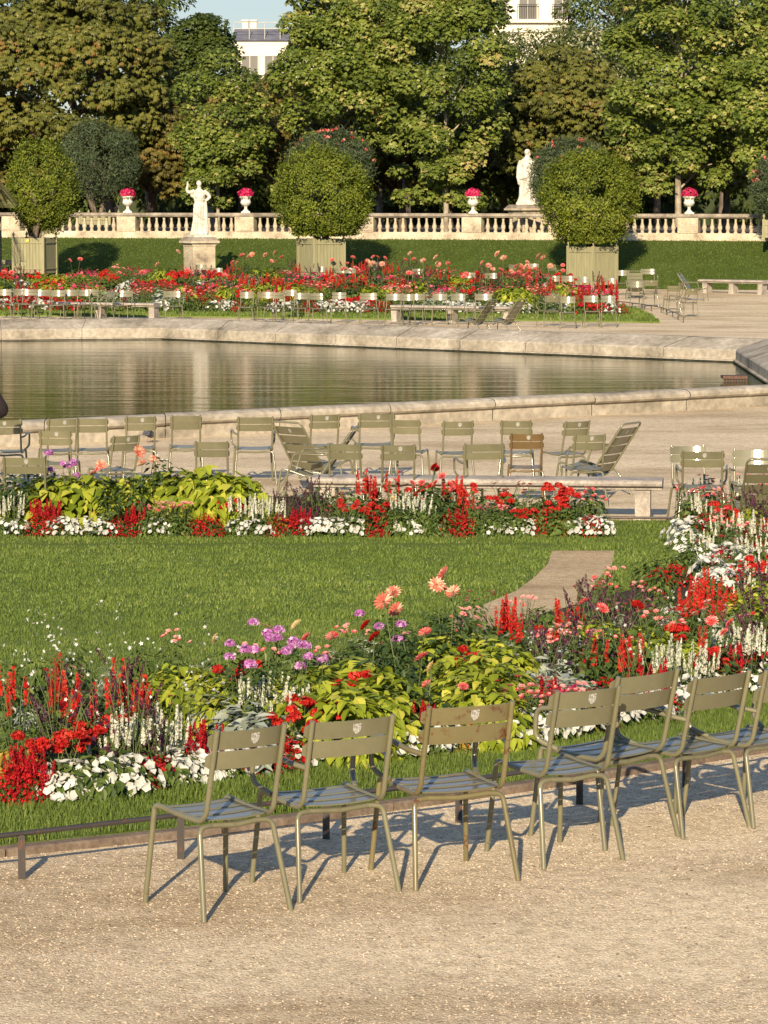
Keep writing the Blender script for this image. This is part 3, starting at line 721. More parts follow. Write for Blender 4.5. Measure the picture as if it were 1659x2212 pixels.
rail([(1200, 1118), (1320, 1118), (1470, 1119), (1700, 1120)], [(1255, 1131), (1700, 1130)], .06, 'thin dark rail edging the lawn by the stone bench')
fr = [(1305, 648), (1345, 652), (1386, 657), (1428, 664), (1453, 673), (1476, 684)]
fp = []
for a, b in zip(fr, fr[1:]):
    for k in range(2): fp.append((a[0] + (b[0] - a[0]) * k / 2, a[1] + (b[1] - a[1]) * k / 2 + 12))
rail(fr, fp + [(1476, 697)], .17, 'curved low rail round the right end of the far flower bed', hoop=True)
# ================================================================ planters with clipped bushes
def planter(x, ybase, wpx, hpx, yaw, label, y=None, zb=None):
    if y is None: p = G(x, ybase)
    else: p = atY(x, ybase, y)
    s_ = F / p.y; W = wpx / s_ / (abs(math.cos(R(yaw))) + abs(math.sin(R(yaw)))) / 2; H = hpx / s_
    t = empty('planter_box', (p.x, p.y + W * .8, p.z if zb is None else zb), R(yaw)); tag(t, label, 'planter', 'square green planter boxes')
    for k in range(4):
        Mx = Matrix.Rotation(k * math.pi / 2, 4, 'Z'); g = Geo(); nb = 9
        for i in range(nb):
            a0 = -W + .06 + (2 * W - .12) * i / nb; a1 = -W + .06 + (2 * W - .12) * (i + 1) / nb - .012
            g.box(a0, a1, -W + .015, -W + .045, .12, H - .01, M=Mx)
        g.box(-W + .05, W - .05, -W + .046, -W + .06, .12, H - .02, M=Mx)
        o = part(g, 'panel', M['planter'], t)
        g = Geo(); g.box(-W + .02, W - .02, -W - .012, -W + .012, H - .20, H - .155, M=Mx); g.box(-W + .02, W - .02, -W - .01, -W + .012, .26, .30, M=Mx); part(g, 'band', M['planter'], o)
        g = Geo(); c = Mx @ Vector((-W + .03, -W + .03, 0)); g.box(c.x - .05, c.x + .05, c.y - .05, c.y + .05, .0, H + .02); o = part(g, 'corner_post', M['planter'], t)
        g = Geo(); g.lathe([(.02, 0), (.03, .02), (.018, .04), (.045, .075), (.05, .11), (.03, .145), (.015, .16), (.02, .18), (.001, .2)], 10, c=(c.x, c.y, H + .02)); part(g, 'finial', M['planter'], o)
    g = Geo(); g.box(-W + .06, W - .06, -W + .06, W - .06, H - .1, H - .05); part(g, 'earth', M['soil'], t)
    return t, Vector((t.location.x, t.location.y, t.location.z + H)), W
# ================================================================ stone urns
M['urn'] = surf('white_urn', [(.45, .42, .36), (.66, .63, .56), (.74, .71, .65)], 5, .7, scale2=40)
def urn_geo():
    g = Geo(); g.box(-.17, .17, -.17, .17, 0, .05); g.lathe([(.15, .05), (.13, .08), (.07, .13), (.05, .19), (.065, .22), (.05, .24), (.10, .27), (.17, .32), (.20, .38), (.205, .41), (.19, .43), (.18, .50), (.19, .56), (.235, .60), (.24, .63), (.21, .635), (.17, .60), (.0, .58)], 20); return g
urn_me = urn_geo().mesh('urn', [M['urn']])
# ================================================================ statues
def figure(pose, H, name_, seed=1):
    """draped marble figure as one surface: stacked fold-modulated sections, arms and head, fused by a remesh"""
    g = Geo(); nseg = 40; rs = random.Random(seed); ph = [rs.uniform(0, 6.28) for _ in range(6)]
    def fold(a, z, amp):
        return 1 + amp * (.5 * math.sin(9 * a + ph[0] + 1.2 * z) + .42 * math.sin(14 * a + ph[1] - 2 * z) + .3 * math.sin(5 * a + ph[2] + 2.5 * z))
    secs = pose['secs']; V = []
    for (z, cx, cy, rx, ry, amp) in secs:
        amp *= 1.7
        for k in range(nseg):
            a = 2 * math.pi * k / nseg; f = fold(a, z * 3, amp); V.append((cx + rx * f * math.cos(a), cy + ry * f * math.sin(a), z))
    m = len(secs); Fc = [(i * nseg + k, i * nseg + (k + 1) % nseg, (i + 1) * nseg + (k + 1) % nseg, (i + 1) * nseg + k) for i in range(m - 1) for k in range(nseg)]
    Fc += [tuple(range(nseg))[::-1], tuple((m - 1) * nseg + k for k in range(nseg))]; g.add(V, Fc, smooth=True)
    for pts, rad in pose['tubes']: g.tube(pts, rad, 12)
    for (c, r_) in pose['balls']:
        n1, n2 = 14, 10; V = []; 
        for i in range(n2 + 1):
            th = math.pi * i / n2
            for k in range(n1): V.append((c[0] + r_[0] * math.sin(th) * math.cos(2 * math.pi * k / n1), c[1] + r_[1] * math.sin(th) * math.sin(2 * math.pi * k / n1), c[2] + r_[2] * math.cos(th)))
        g.add(V, [(i * n1 + k, (i + 1) * n1 + k, (i + 1) * n1 + (k + 1) % n1, i * n1 + (k + 1) % n1) for i in range(n2) for k in range(n1)], smooth=True)
    o = g.obj(name_, M['marble']); o.scale = (H, H, H)
    md = o.modifiers.new('r', 'REMESH'); md.mode = 'VOXEL'; md.voxel_size = .009; md.use_smooth_shade = True
    sm = o.modifiers.new('s', 'SMOOTH'); sm.iterations = 1; sm.factor = .4
    return o
# unit height figures (z 0..1), facing -y
womanA = dict(secs=[(0, 0, 0, .155, .11, .10), (.04, 0, 0, .145, .105, .12), (.12, 0, 0, .125, .095, .13), (.25, -.002, 0, .108, .088, .13), (.38, -.004, 0, .102, .085, .11), (.46, -.004, 0, .104, .083, .08), (.505, 0, 0, .100, .078, .07), (.53, 0, 0, .108, .085, .06), (.56, .002, 0, .092, .07, .05), (.60, .002, 0, .086, .064, .03), (.62, .002, 0, .096, .073, .04), (.66, .002, -.004, .100, .078, .04), (.72, 0, -.006, .106, .076, .02), (.765, 0, 0, .108, .064, .01), (.80, 0, .002, .085, .05, 0), (.825, 0, .002, .04, .036, 0), (.86, .002, 0, .034, .034, 0)],
 tubes=[([(-.085, 0, .785), (-.15, -.01, .765), (-.205, -.02, .765)], [.045, .038, .030]), ([(-.205, -.02, .765), (-.225, -.035, .82), (-.213, -.05, .885)], [.031, .027, .018]), ([(.085, 0, .785), (.15, .01, .74), (.20, .02, .685)], [.044, .038, .032]), ([(.20, .02, .685), (.15, -.01, .635), (.105, -.03, .605)], [.031, .027, .022]),
        ([(-.07, -.06, .80), (.02, -.085, .70), (.09, -.05, .62)], [.014, .016, .014]), ([(.115, -.02, .58), (.12, -.03, .40), (.125, -.02, .2), (.13, -.01, .02)], [.026, .034, .036, .045]), ([(-.09, -.07, .42), (0, -.1, .33), (.09, -.08, .28)], [.012, .014, .012]), ([(-.13, 0, .755), (-.13, 0, .70), (-.11, 0, .68)], [.03, .032, .02])],
 balls=[((.002, -.006, .912), (.043, .05, .058)), ((0, .022, .93), (.052, .05, .045)), ((0, .03, .962), (.026, .026, .02)), ((0, -.055, .905), (.009, .012, .016)), ((-.045, -.062, .69), (.034, .03, .032)), ((.045, -.062, .69), (.034, .03, .032)), ((-.212, -.052, .905), (.02, .014, .032)), ((-.217, -.055, .94), (.014, .009, .024)), ((-.195, -.055, .915), (.007, .007, .018)), ((-.05, -.10, .012), (.03, .045, .015)), ((.05, -.10, .012), (.03, .045, .015))])
womanB = dict(secs=[(0, -.01, 0, .165, .12, .10), (.05, -.01, 0, .15, .115, .12), (.15, 0, 0, .14, .11, .13), (.28, 0, 0, .135, .105, .13), (.38, 0, 0, .14, .10, .12), (.44, -.005, 0, .155, .10, .10), (.50, 0, 0, .16, .10, .08), (.56, 0, 0, .155, .098, .07), (.62, .005, 0, .145, .09, .06), (.68, .005, -.005, .14, .088, .05), (.74, .005, -.005, .13, .08, .04), (.79, 0, 0, .115, .066, .03), (.82, 0, 0, .08, .05, .02), (.85, 0, 0, .045, .04, 0), (.88, 0, 0, .038, .038, 0)],
 tubes=[([(-.11, 0, .78), (-.155, 0, .66), (-.165, -.01, .56)], [.045, .040, .034]), ([(-.165, -.01, .56), (-.17, -.03, .47), (-.16, -.05, .43)], [.036, .03, .025]), ([(.11, 0, .78), (.155, 0, .68), (.15, -.05, .58)], [.045, .04, .035]), ([(.15, -.05, .58), (.08, -.10, .56), (.03, -.11, .60)], [.033, .028, .022]), ([(-.13, -.08, .44), (0, -.115, .47), (.13, -.07, .58)], [.022, .028, .022]), ([(.15, 0, .62), (.165, 0, .5), (.16, 0, .40)], [.03, .034, .03]), ([(-.1, -.09, .05), (.0, -.12, .18), (.10, -.10, .30)], [.012, .015, .012]), ([(-.15, 0, .45), (-.145, -.02, .36), (-.11, -.03, .31)], [.03, .035, .02])],
 balls=[((-.005, -.008, .935), (.045, .05, .058)), ((0, .02, .95), (.055, .052, .05)), ((.02, .03, .90), (.045, .04, .055)), ((-.008, -.058, .925), (.009, .012, .016)), ((-.05, -.075, .71), (.038, .032, .034)), ((.045, -.075, .71), (.038, .032, .034)), ((.02, -.115, .61), (.025, .02, .03)), ((-.155, -.055, .405), (.022, .02, .035)), ((-.07, -.11, .012), (.03, .045, .015))])
def pedestal(t, W, H, mat, capmat, die=True):
    if die:
        g = Geo(); g.box(-W * 1.12, W * 1.12, -W * 1.12, W * 1.12, 0, .12); g.box(-W, W, -W, W, .12, H - .32); part(g, 'die', mat, t)
        g = Geo(); g.box(-W * 1.04, W * 1.04, -W * 1.04, W * 1.04, H - .32, H - .26); g.box(-W * 1.10, W * 1.10, -W * 1.10, W * 1.10, H - .26, H - .21); g.box(-W * 1.28, W * 1.28, -W * 1.28, W * 1.28, H - .21, H - .14)
        part(g, 'cornice', mat, t)
    g = Geo(); r = [(1.24, H - .14), (1.1, H - .04), (.98, H)]
    V = [(sx * W * k, sy * W * k, z) for k, z in r for sx, sy in ((-1, -1), (1, -1), (1, 1), (-1, 1))]
    g.add(V, [(i * 4 + k, i * 4 + (k + 1) % 4, i * 4 + 4 + (k + 1) % 4, i * 4 + 4 + k) for i in range(2) for k in range(4)] + [(8, 9, 10, 11)]); part(g, 'cap', capmat, t)
# left statue on the lawn edge
sp = atY(431, 600, 121.5); zb = .3; ztop = atY(431, 512, 121.5).z
st = empty('statue_pedestal', (sp.x, 121.5, zb), R(26)); tag(st, 'square pale stone pedestal under the statue with the raised arm', 'pedestal', 'statue pedestals')
pedestal(st, .43, ztop - zb, M['stone'], M['oldstone'])
s1 = figure(womanA, 1.96, 'statue'); s1.location = (sp.x, 121.5, ztop + .08); s1.rotation_euler.z = R(8); tag(s1, 'white marble woman with one arm raised and a hand on her hip', 'statue', 'white marble statues')
g = Geo(); g.box(-.34, .34, -.3, .3, 0, .085); o = part(g, 'base', M['marble'], st); o.location = (0, 0, ztop - zb)
# right statue behind the balustrade
D2 = 128.5; b2 = atY(1141, 466, D2); zc = atY(1141, 442, D2).z
st2 = empty('statue_pedestal', (b2.x, D2, TZ), R(28)); tag(st2, 'dark weathered stone pedestal behind the balustrade under the robed statue', 'pedestal', 'statue pedestals')
pedestal(st2, .52, zc - TZ, M['stone'], M['oldstone'])
s2 = figure(womanB, 2.0, 'statue', 5); s2.location = (b2.x - .05, D2, zc + .08); s2.rotation_euler.z = R(-12); tag(s2, 'white marble woman in long robes standing above the balustrade left of the right bush', 'statue', 'white marble statues')
g = Geo(); g.box(-.42, .42, -.34, .34, 0, .10); g.box(.18, .46, -.1, .3, .10, .62); o = part(g, 'base', M['marble'], st2); o.location = (0, 0, zc - TZ); o.rotation_euler.z = R(-35)
# ================================================================ basin grate, pigeon, person
def grate():
    c = G(1592, 826, absz=WZ); t = empty('drain_basket', (c.x, c.y + .6, WZ - .12)); tag(t, 'rusty slotted iron drain basket in the water at the right corner of the pool', 'drain grate')
    g = Geo(); W = .23
    for i in range(9): x = -W + 2 * W * i / 8; g.box(x - .012, x + .012, -W, -W + .02, 0, .17)
    g.box(-W - .02, W + .02, -W - .02, W, .17, .23); g.box(-W, W, -W + .02, -W + .03, 0, .17, 1)
    part(g, 'cage', [surf('rusty_iron', [(.08, .045, .03), (.17, .10, .07)], 20), M['iron']], t)
grate()
def skinned(name, verts, edges, rad, mat, parent=None, sub=2, root=0):
    me = bpy.data.meshes.new(name); me.from_pydata(verts, edges, []); o = bpy.data.objects.new(name, me); COL.objects.link(o)
    if parent: o.parent = parent; reg(o)
    md = o.modifiers.new('skin', 'SKIN')
    for i, r_ in enumerate(rad): me.skin_vertices[0].data[i].radius = (r_, r_) if np.isscalar(r_) else r_
    me.skin_vertices[0].data[root].use_root = True; md.use_smooth_shade = True
    sb = o.modifiers.new('sub', 'SUBSURF'); sb.levels = sub; sb.render_levels = sub
    me.materials.append(mat); return o
def person():
    e = G(12, 872, 1.20); x0, y0 = e.x, e.y; skin = surf('skin', [(.45, .26, .17), (.52, .31, .21)], 8, .6, bs=0); coat = surf('dark_coat', [(.012, .009, .010), (.022, .016, .017)], 12, .85)
    cx = x0 - .40; z0 = zt(y0)
    t = empty('person', (cx, y0, z0), R(0)); tag(t, 'person in a dark coat with a bent elbow, mostly outside the left edge', 'person')
    v = [(0, 0, .95), (0, 0, 1.10), (0, 0, 1.30), (0, 0, 1.44), (0, .0, 1.53), (0, -.005, 1.62), (0, 0, 1.71), (-.19, 0, 1.43), (-.30, .02, 1.15), (-.24, .18, .98), (-.20, .26, .95), (.19, 0, 1.43), (.31, -.02, 1.20), (.345, -.01, 1.12), (.25, .17, 1.06), (.19, .23, 1.05), (-.10, 0, .90), (-.11, 0, .50), (-.11, .0, .09), (-.11, .14, .03), (.10, 0, .90), (.11, .02, .50), (.11, .0, .09), (.11, .14, .03)]
    ed = [(0, 1), (1, 2), (2, 3), (3, 4), (4, 5), (5, 6), (3, 7), (7, 8), (8, 9), (9, 10), (3, 11), (11, 12), (12, 13), (13, 14), (14, 15), (0, 16), (16, 17), (17, 18), (18, 19), (0, 20), (20, 21), (21, 22), (22, 23)]
    rd = [(.16, .11), (.14, .10), (.16, .11), (.12, .09), .05, .085, .07, .065, .05, .038, .03, .065, .05, .048, .038, .03, .09, .06, .04, .035, .09, .06, .04, .035]
    body = skinned('body', v, ed, rd, skin, t)
    cv = [(0, 0, .80), (0, 0, 1.05), (0, 0, 1.30), (0, 0, 1.46), (-.19, 0, 1.44), (-.31, .02, 1.14), (-.25, .17, 1.0), (.19, 0, 1.44), (.30, -.02, 1.24), (.37, -.02, 1.14), (.36, .02, 1.10), (.24, .17, 1.07)]
    skinned('coat', cv, [(0, 1), (1, 2), (2, 3), (3, 4), (4, 5), (5, 6), (3, 7), (7, 8), (8, 9), (9, 10), (10, 11)], [(.20, .15), (.18, .13), (.19, .13), (.13, .10), .09, .075, .06, .09, .08, .085, .08, .06], coat, t)
    skinned('trousers', [(0, 0, .92), (-.10, 0, .86), (-.11, 0, .5), (-.11, 0, .12), (.10, 0, .86), (.11, .02, .5), (.11, 0, .12)], [(0, 1), (1, 2), (2, 3), (0, 4), (4, 5), (5, 6)], [.15, .11, .08, .06, .11, .08, .06], coat, t)
    hair = surf('dark_hair', [(.02, .014, .01), (.04, .03, .02)], 30)
    skinned('hair', [(0, -.03, 1.60), (0, -.02, 1.70), (0, .03, 1.74)], [(0, 1), (1, 2)], [.085, .095, .07], hair, t)
person()
def pigeon():
    p = G(323, 957); t = empty('pigeon', (p.x, p.y, p.z), R(150)); tag(t, 'dark grey pigeon standing on the gravel beside a chair', 'pigeon')
    grey = surf('pigeon_feathers', [(.05, .05, .06), (.10, .10, .12)], 30); pk = surf('pigeon_legs', [(.3, .08, .06), (.35, .1, .08)], 10)
    skinned('body', [(0, -.14, .10), (0, -.06, .12), (0, .02, .135), (0, .07, .17), (0, .085, .215), (0, .115, .215), (0, .14, .208)], [(i, i + 1) for i in range(6)], [(.03, .012), .05, .062, .04, .028, .018, .005], grey, t, root=2)
    g = Geo(); g.tube([(-.02, .01, .09), (-.02, .02, 0)], .004, 5); g.tube([(.02, .01, .09), (.02, .03, 0)], .004, 5)
    part(g, 'legs', pk, t)
pigeon()
# ================================================================ plants
NB = 'near bed'; MB_ = 'middle bed'; FB = 'far bed'
def frames(nrm, tip=None):
    """frames with z = leaf normal, y = leaf length direction"""
    z = nrm / np.linalg.norm(nrm, axis=1, keepdims=True)
    t = tip if tip is not None else rng.normal(size=z.shape)
    y = t - (t * z).sum(1, keepdims=True) * z; y /= np.linalg.norm(y, axis=1, keepdims=True) + 1e-9
    x = np.cross(y, z); return np.stack([x, y, z], 1)
LEAF = [(0, 0, 0), (-.26, .38, .05), (0, .45, -.04), (.26, .38, .05), (0, 1, -.08)]; LEAFF = [(0, 3, 2), (0, 2, 1), (2, 3, 4), (1, 2, 4)]
NARROW = [(x * .45, y, z) for x, y, z in LEAF]
HEART = [(0, 0, 0), (-.34, .12, .05), (-.33, .42, .05), (0, .42, -.05), (.34, .12, .05), (.33, .42, .05), (0, 1.05, -.14)]
HEARTF = [(0, 4, 5, 3), (0, 3, 2, 1), (3, 5, 6), (2, 3, 6)]
ROUND = [(0, 0, 0)] + [(.42 * math.sin(a), .45 - .48 * math.cos(a), .06 * math.cos(2 * a)) for a in np.linspace(.35, 2 * math.pi - .35, 8)]
ROUNDF = [(0, i, i + 1) for i in range(1, 8)]
KITE = [(0, 0, 0), (.32, .5, .08), (0, 1, 0), (-.32, .5, .08)]; KITEF = [(0, 1, 2), (0, 2, 3)]
def star(n, r0, depth, cup):
    V = [(0, 0, -depth)]
    for i in range(2 * n):
        a = math.pi * i / n; r = 1 if i % 2 == 0 else r0; V.append((r * math.sin(a), r * math.cos(a), cup * (1 if i % 2 == 0 else .6)))
    return V, [(0, 1 + i, 1 + (i + 1) % (2 * n)) for i in range(2 * n)]
PET, PETF = star(5, .80, .45, 0.0); FLO, FLOF = star(5, .5, .2, .1); 
def unit(n, up=.0):
    v = rng.normal(size=(n, 3)); v /= np.linalg.norm(v, axis=1, keepdims=True); v[:, 2] = np.abs(v[:, 2]) + up; return v / np.linalg.norm(v, axis=1, keepdims=True)
def dome(g, T, TF, n, r, h, size, c=(0, 0, 0), fill=.55, mat=0, droop=.5, up=.25, jit=.35, sv=.3):
    d_ = unit(n); k = rng.uniform(fill, 1, n) ** .6
    P = np.column_stack([d_[:, 0] * r * k, d_[:, 1] * r * k, d_[:, 2] * h * k]) + np.array(c)
    nr = d_ + np.array([0, 0, up]) + rng.normal(size=(n, 3)) * jit
    tip = d_ * np.array([1, 1, 0]) + np.array([0, 0, -droop]) + rng.normal(size=(n, 3)) * .3
    g.scatter(T, TF, P, frames(nr, tip), size * rng.uniform(1 - sv, 1 + sv, n), mat); return P
def spike(g, base, top, n, r0, r1, size, T=FLO, TF=FLOF, rn=None):
    t = rng.random(n) ** .9; a = rng.uniform(0, 6.28, n); b = np.array(base); e = np.array(top)
    out = np.stack([np.cos(a), np.sin(a), np.full(n, .15)], 1); r = r0 + (r1 - r0) * t
    P = b + (e - b) * t[:, None] + out * r[:, None]
    g.scatter(T, TF, P, frames(out + rng.normal(size=(n, 3)) * .3, np.tile([0, 0, 1.], (n, 1))), size * rng.uniform(.7, 1.2, n) * (1 - .35 * t), rnd=rn)
def ball(g, c, r, n, size, T=FLO, TF=FLOF, flat=.75, lo=-.2):
    d_ = rng.normal(size=(n, 3)); d_ /= np.linalg.norm(d_, axis=1, keepdims=True); d_[:, 2] = np.maximum(d_[:, 2], lo)
    g.scatter(T, TF, np.array(c) + d_ * np.array([r, r, r * flat]) * rng.uniform(.75, 1, (n, 1)), frames(d_ + rng.normal(size=(n, 3)) * .25), size * rng.uniform(.75, 1.2, n))
def stems(g, tips, r=.003, base=.03, bend=.15):
    for tx, ty, tz in tips:
        b = Vector((random.gauss(0, base), random.gauss(0, base), 0)); e = Vector((tx, ty, tz)); m = b.lerp(e, .5) + Vector((random.gauss(0, .02), random.gauss(0, .02), tz * bend * .3))
        g.tube([b, m, e], [r * 1.3, r, r * .7], 4, cap=False)
LM = {}
LM['green'] = leaf('plant_green', [(0, (.040, .072, .014)), (.5, (.085, .135, .026)), (1, (.15, .20, .045))])
LM['dark'] = leaf('plant_dark_green', [(0, (.030, .055, .014)), (.6, (.062, .105, .026)), (1, (.11, .15, .04))])
LM['lime'] = leaf('plant_lime', [(0, (.12, .17, .012)), (.4, (.25, .31, .022)), (.8, (.37, .41, .04)), (1, (.50, .48, .07))], .3)
LM['silver'] = leaf('plant_silver', [(0, (.16, .19, .14)), (.5, (.28, .32, .25)), (1, (.40, .43, .35))], .15, .7)
LM['purple'] = leaf('plant_purple', [(0, (.030, .010, .022)), (.5, (.075, .022, .045)), (1, (.14, .04, .075))], .2)
LM['gold'] = leaf('plant_gold', [(0, (.14, .10, .015)), (.5, (.30, .22, .03)), (1, (.42, .30, .05))], .25)
LM['red'] = leaf('petal_red', [(0, (.22, .004, .008)), (.5, (.42, .008, .010)), (1, (.60, .03, .02))], .3, .5, .2)
LM['scarlet'] = leaf('petal_scarlet', [(0, (.30, .008, .008)), (.5, (.54, .018, .014)), (.9, (.70, .05, .03)), (1, (.55, .14, .08))], .3, .5, .2)
LM['crimson'] = leaf('petal_crimson', [(0, (.20, .004, .010)), (.6, (.38, .010, .018)), (1, (.50, .03, .03))], .2, .7, .1)
LM['white'] = leaf('petal_white', [(0, (.56, .56, .50)), (1, (.74, .74, .68))], .3, .5, .2)
LM['cream'] = leaf('petal_cream', [(0, (.50, .50, .38)), (.6, (.68, .68, .56)), (1, (.78, .78, .68))], .25, .6, .2)
LM['peach'] = leaf('petal_peach', [(0, (.68, .11, .08)), (.38, (.77, .22, .16)), (.6, (.80, .48, .32)), (1, (.82, .70, .48))], .3)
LM['coral'] = leaf('petal_coral', [(0, (.62, .04, .05)), (.6, (.78, .15, .14)), (1, (.84, .45, .38))], .3)
LM['yellow'] = leaf('petal_yellow', [(0, (.80, .45, .14)), (.5, (.82, .62, .25)), (1, (.84, .78, .45))], .3)
LM['mauve'] = leaf('petal_mauve', [(0, (.36, .09, .34)), (.6, (.56, .20, .52)), (1, (.75, .50, .70))], .3)
LM['hotpink'] = leaf('petal_hot_pink', [(0, (.55, .012, .09)), (.6, (.75, .035, .16)), (1, (.82, .14, .24))], .3)
def P_petunia(col='white'):
    g = Geo(); dome(g, LEAF, LEAFF, 190, .15, .15, .027); f = Geo(); n = 34; d_ = unit(n, .2); P = d_ * np.array([.165, .165, .19])
    f.scatter(PET, PETF, P, frames(d_ + rng.normal(size=(n, 3)) * .3 + np.array([0, -.25, 0])), rng.uniform(.022, .031, n)); return [('leaves', g, 'green'), ('flowers', f, col)]
def P_begonia(col='red'):
    g = Geo(); dome(g, LEAF, LEAFF, 160, .13, .19, .04, fill=.4); f = Geo(); n = 150; d_ = unit(n); k = rng.uniform(.85, 1.08, (n, 1))
    f.scatter(FLO, FLOF, d_ * np.array([.135, .135, .215]) * k, frames(d_ + rng.normal(size=(n, 3)) * .4), rng.uniform(.011, .018, n)); return [('leaves', g, 'dark'), ('flowers', f, col)]
def P_salvia(col='scarlet', n=6, h=.44, w=.12, lm='green', fr=.014, size=.015, nf=48, lf=HEART, lff=HEARTF, lsize=.06, nl=110, sp=.17):
    g = Geo(); fs = []; s_ = Geo(); dome(g, lf, lff, nl, w * 1.1, h * .58, lsize, fill=.3); tips = []
    for i in range(n):
        a = random.uniform(0, 6.28); r = w * math.sqrt(random.random()); hh = h * random.uniform(.78, 1.05); b = (r * math.cos(a), r * math.sin(a), hh - sp); e = (b[0] * 1.15, b[1] * 1.15, hh)
        f = Geo(); spike(f, b, e, nf, fr, fr * .35, size); fs.append(('flower_spike', f, col)); tips.append(e)
    stems(s_, tips, .0028); return [('stems', s_, 'stem'), ('leaves', g, lm)] + fs
def P_whitesalvia(): return P_salvia('cream', 9, .38, .12, 'green', .008, .0105, 60, NARROW, LEAFF, .07, 120, .14)
def P_lime():
    g = Geo(); dome(g, HEART, HEARTF, 360, .26, .34, .070, fill=.6, droop=.9, up=.35, jit=.4); s_ = Geo(); stems(s_, [tuple(v) for v in unit(14) * np.array([.2, .2, .26])], .003); return [('stems', s_, 'stem'), ('leaves', g, 'lime')]
def bloom(f, c, R_, nr=5):
    c = Vector(c); nrm = Vector((random.gauss(0, .35), -1 + random.random() * .5, random.uniform(.4, 1.1))).normalized(); X = nrm.orthogonal().normalized(); Y = nrm.cross(X)
    for j in range(nr):
        n = 14 - j; rr = R_ * (1 - j / (nr + .6)); lift = R_ * .16 * j; P = []; Mx = []
        for i in range(n):
            a = 2 * math.pi * (i + .5 * (j % 2)) / n; o = X * math.cos(a) + Y * math.sin(a); t = .15 + .8 * (j / nr); up = (nrm * (1 - .0) - o * .0)
            dirv = (o * math.cos(t) + nrm * math.sin(t)); nn = (nrm * math.cos(t) - o * math.sin(t)); P.append(tuple(c + nrm * lift * .5 + o * R_ * .10)); xx = dirv.cross(nn); Mx.append([tuple(xx), tuple(dirv), tuple(nn)])
        T = [(0, 0, 0), (-.20, .55, .09), (0, .5, -.03), (.20, .55, .09), (0, 1, .06)]
        f.scatter(T, LEAFF, np.array(P), np.array(Mx), rr * 1.0, rnd=np.clip(.15 + .5 * j / nr * 0 + rng.random(n) * .8, 0, 1))
    f.scatter(KITE, KITEF, np.tile(np.array(c + nrm * R_ * .28), (10, 1)), frames(rng.normal(size=(10, 3)), np.tile(np.array(nrm), (10, 1))), R_ * .25)
def P_dahlia(col='peach', h=.95, nb=2, R_=.055, nl=170):
    g = Geo(); fs = []; s_ = Geo(); dome(g, LEAF, LEAFF, nl, .15, h * .74, .07, fill=.2, droop=.6); tips = []
    for i in range(nb):
        a = random.uniform(0, 6.28); r = random.uniform(.03, .12); c = (r * math.cos(a), r * math.sin(a) - .03, h - .05 - i * random.uniform(.03, .08)); f = Geo(); bloom(f, c, R_ * random.uniform(.85, 1.1)); fs.append(('bloom', f, col)); tips.append(c)
    stems(s_, tips, .0045); return [('stems', s_, 'stem'), ('leaves', g, 'dark')] + fs
def P_cleome():
    g = Geo(); fs = []; s_ = Geo(); tips = []
    for i in range(2):
        a = random.uniform(0, 6.28); r = random.uniform(.04, .12); f = Geo(); c = (r * math.cos(a), r * math.sin(a), .56 - .12 * i * random.random()); ball(f, c, .034, 42, .014); fs.append(('flower_head', f, 'mauve')); tips.append(c)
    stems(s_, tips, .003); dome(g, NARROW, LEAFF, 150, .15, .48, .08, fill=.15); return [('stems', s_, 'stem'), ('leaves', g, 'green')] + fs
def P_silver():
    g = Geo(); s_ = Geo(); dome(g, LEAF, LEAFF, 150, .17, .29, .085, fill=.35, droop=.25, up=.5); stems(s_, [tuple(v) for v in unit(8) * np.array([.14, .14, .26])], .005); return [('stems', s_, 'silver'), ('leaves', g, 'silver')]
def P_dusty():
    g = Geo(); dome(g, NARROW, LEAFF, 170, .14, .24, .07, fill=.2, droop=-.4, up=.2); return [('leaves', g, 'silver')]
def P_celosia():
    g = Geo(); fs = []; dome(g, LEAF, LEAFF, 70, .10, .18, .06, fill=.3)
    for i in range(6):
        f = Geo(); fs.append(('plume', f, 'crimson'))
        a = random.uniform(0, 6.28); r = .09 * math.sqrt(random.random()); hh = random.uniform(.26, .38); spike(f, (r * math.cos(a), r * math.sin(a), hh - .17), (r * 1.2 * math.cos(a), r * 1.2 * math.sin(a), hh), 110, .030, .003, .022, KITE, KITEF)
    return [('leaves', g, 'dark')] + fs
def P_gaura():
    f = Geo(); s_ = Geo(); g = Geo(); dome(g, NARROW, LEAFF, 60, .12, .5, .05, fill=.1)
    for i in range(7):
        a = random.uniform(0, 6.28); r = random.uniform(.12, .42); z = random.uniform(.55, .95); e = Vector((r * math.cos(a), r * math.sin(a), z)); m = Vector((e.x * .35, e.y * .35, z * .6))
        s_.tube([(0, 0, 0), m, e], [.0028, .0022, .0012], 4, cap=False); n = random.randint(2, 4)
        P = np.array([tuple(m.lerp(e, random.uniform(.45, .9)) + Vector((random.gauss(0, .018), random.gauss(0, .018), 0))) for _ in range(n)])
        f.scatter(FLO, FLOF, P, frames(rng.normal(size=(n, 3)) + np.array([0, -1, .5])), rng.uniform(.009, .015, n))
    return [('stems', s_, 'stem'), ('leaves', g, 'green'), ('flowers', f, 'white')]
def P_geranium():
    g = Geo(); fs = []; s_ = Geo(); dome(g, ROUND, ROUNDF, 120, .15, .21, .062, fill=.5, droop=.2, up=.7); tips = []
    for i in range(5):
        a = random.uniform(0, 6.28); r = .12 * math.sqrt(random.random()); c = (r * math.cos(a), r * math.sin(a), random.uniform(.24, .33)); f = Geo(); ball(f, c, .036, 48, .016); fs.append(('flower_head', f, 'scarlet')); tips.append(c)
    stems(s_, tips, .003); return [('stems', s_, 'stem'), ('leaves', g, 'green')] + fs
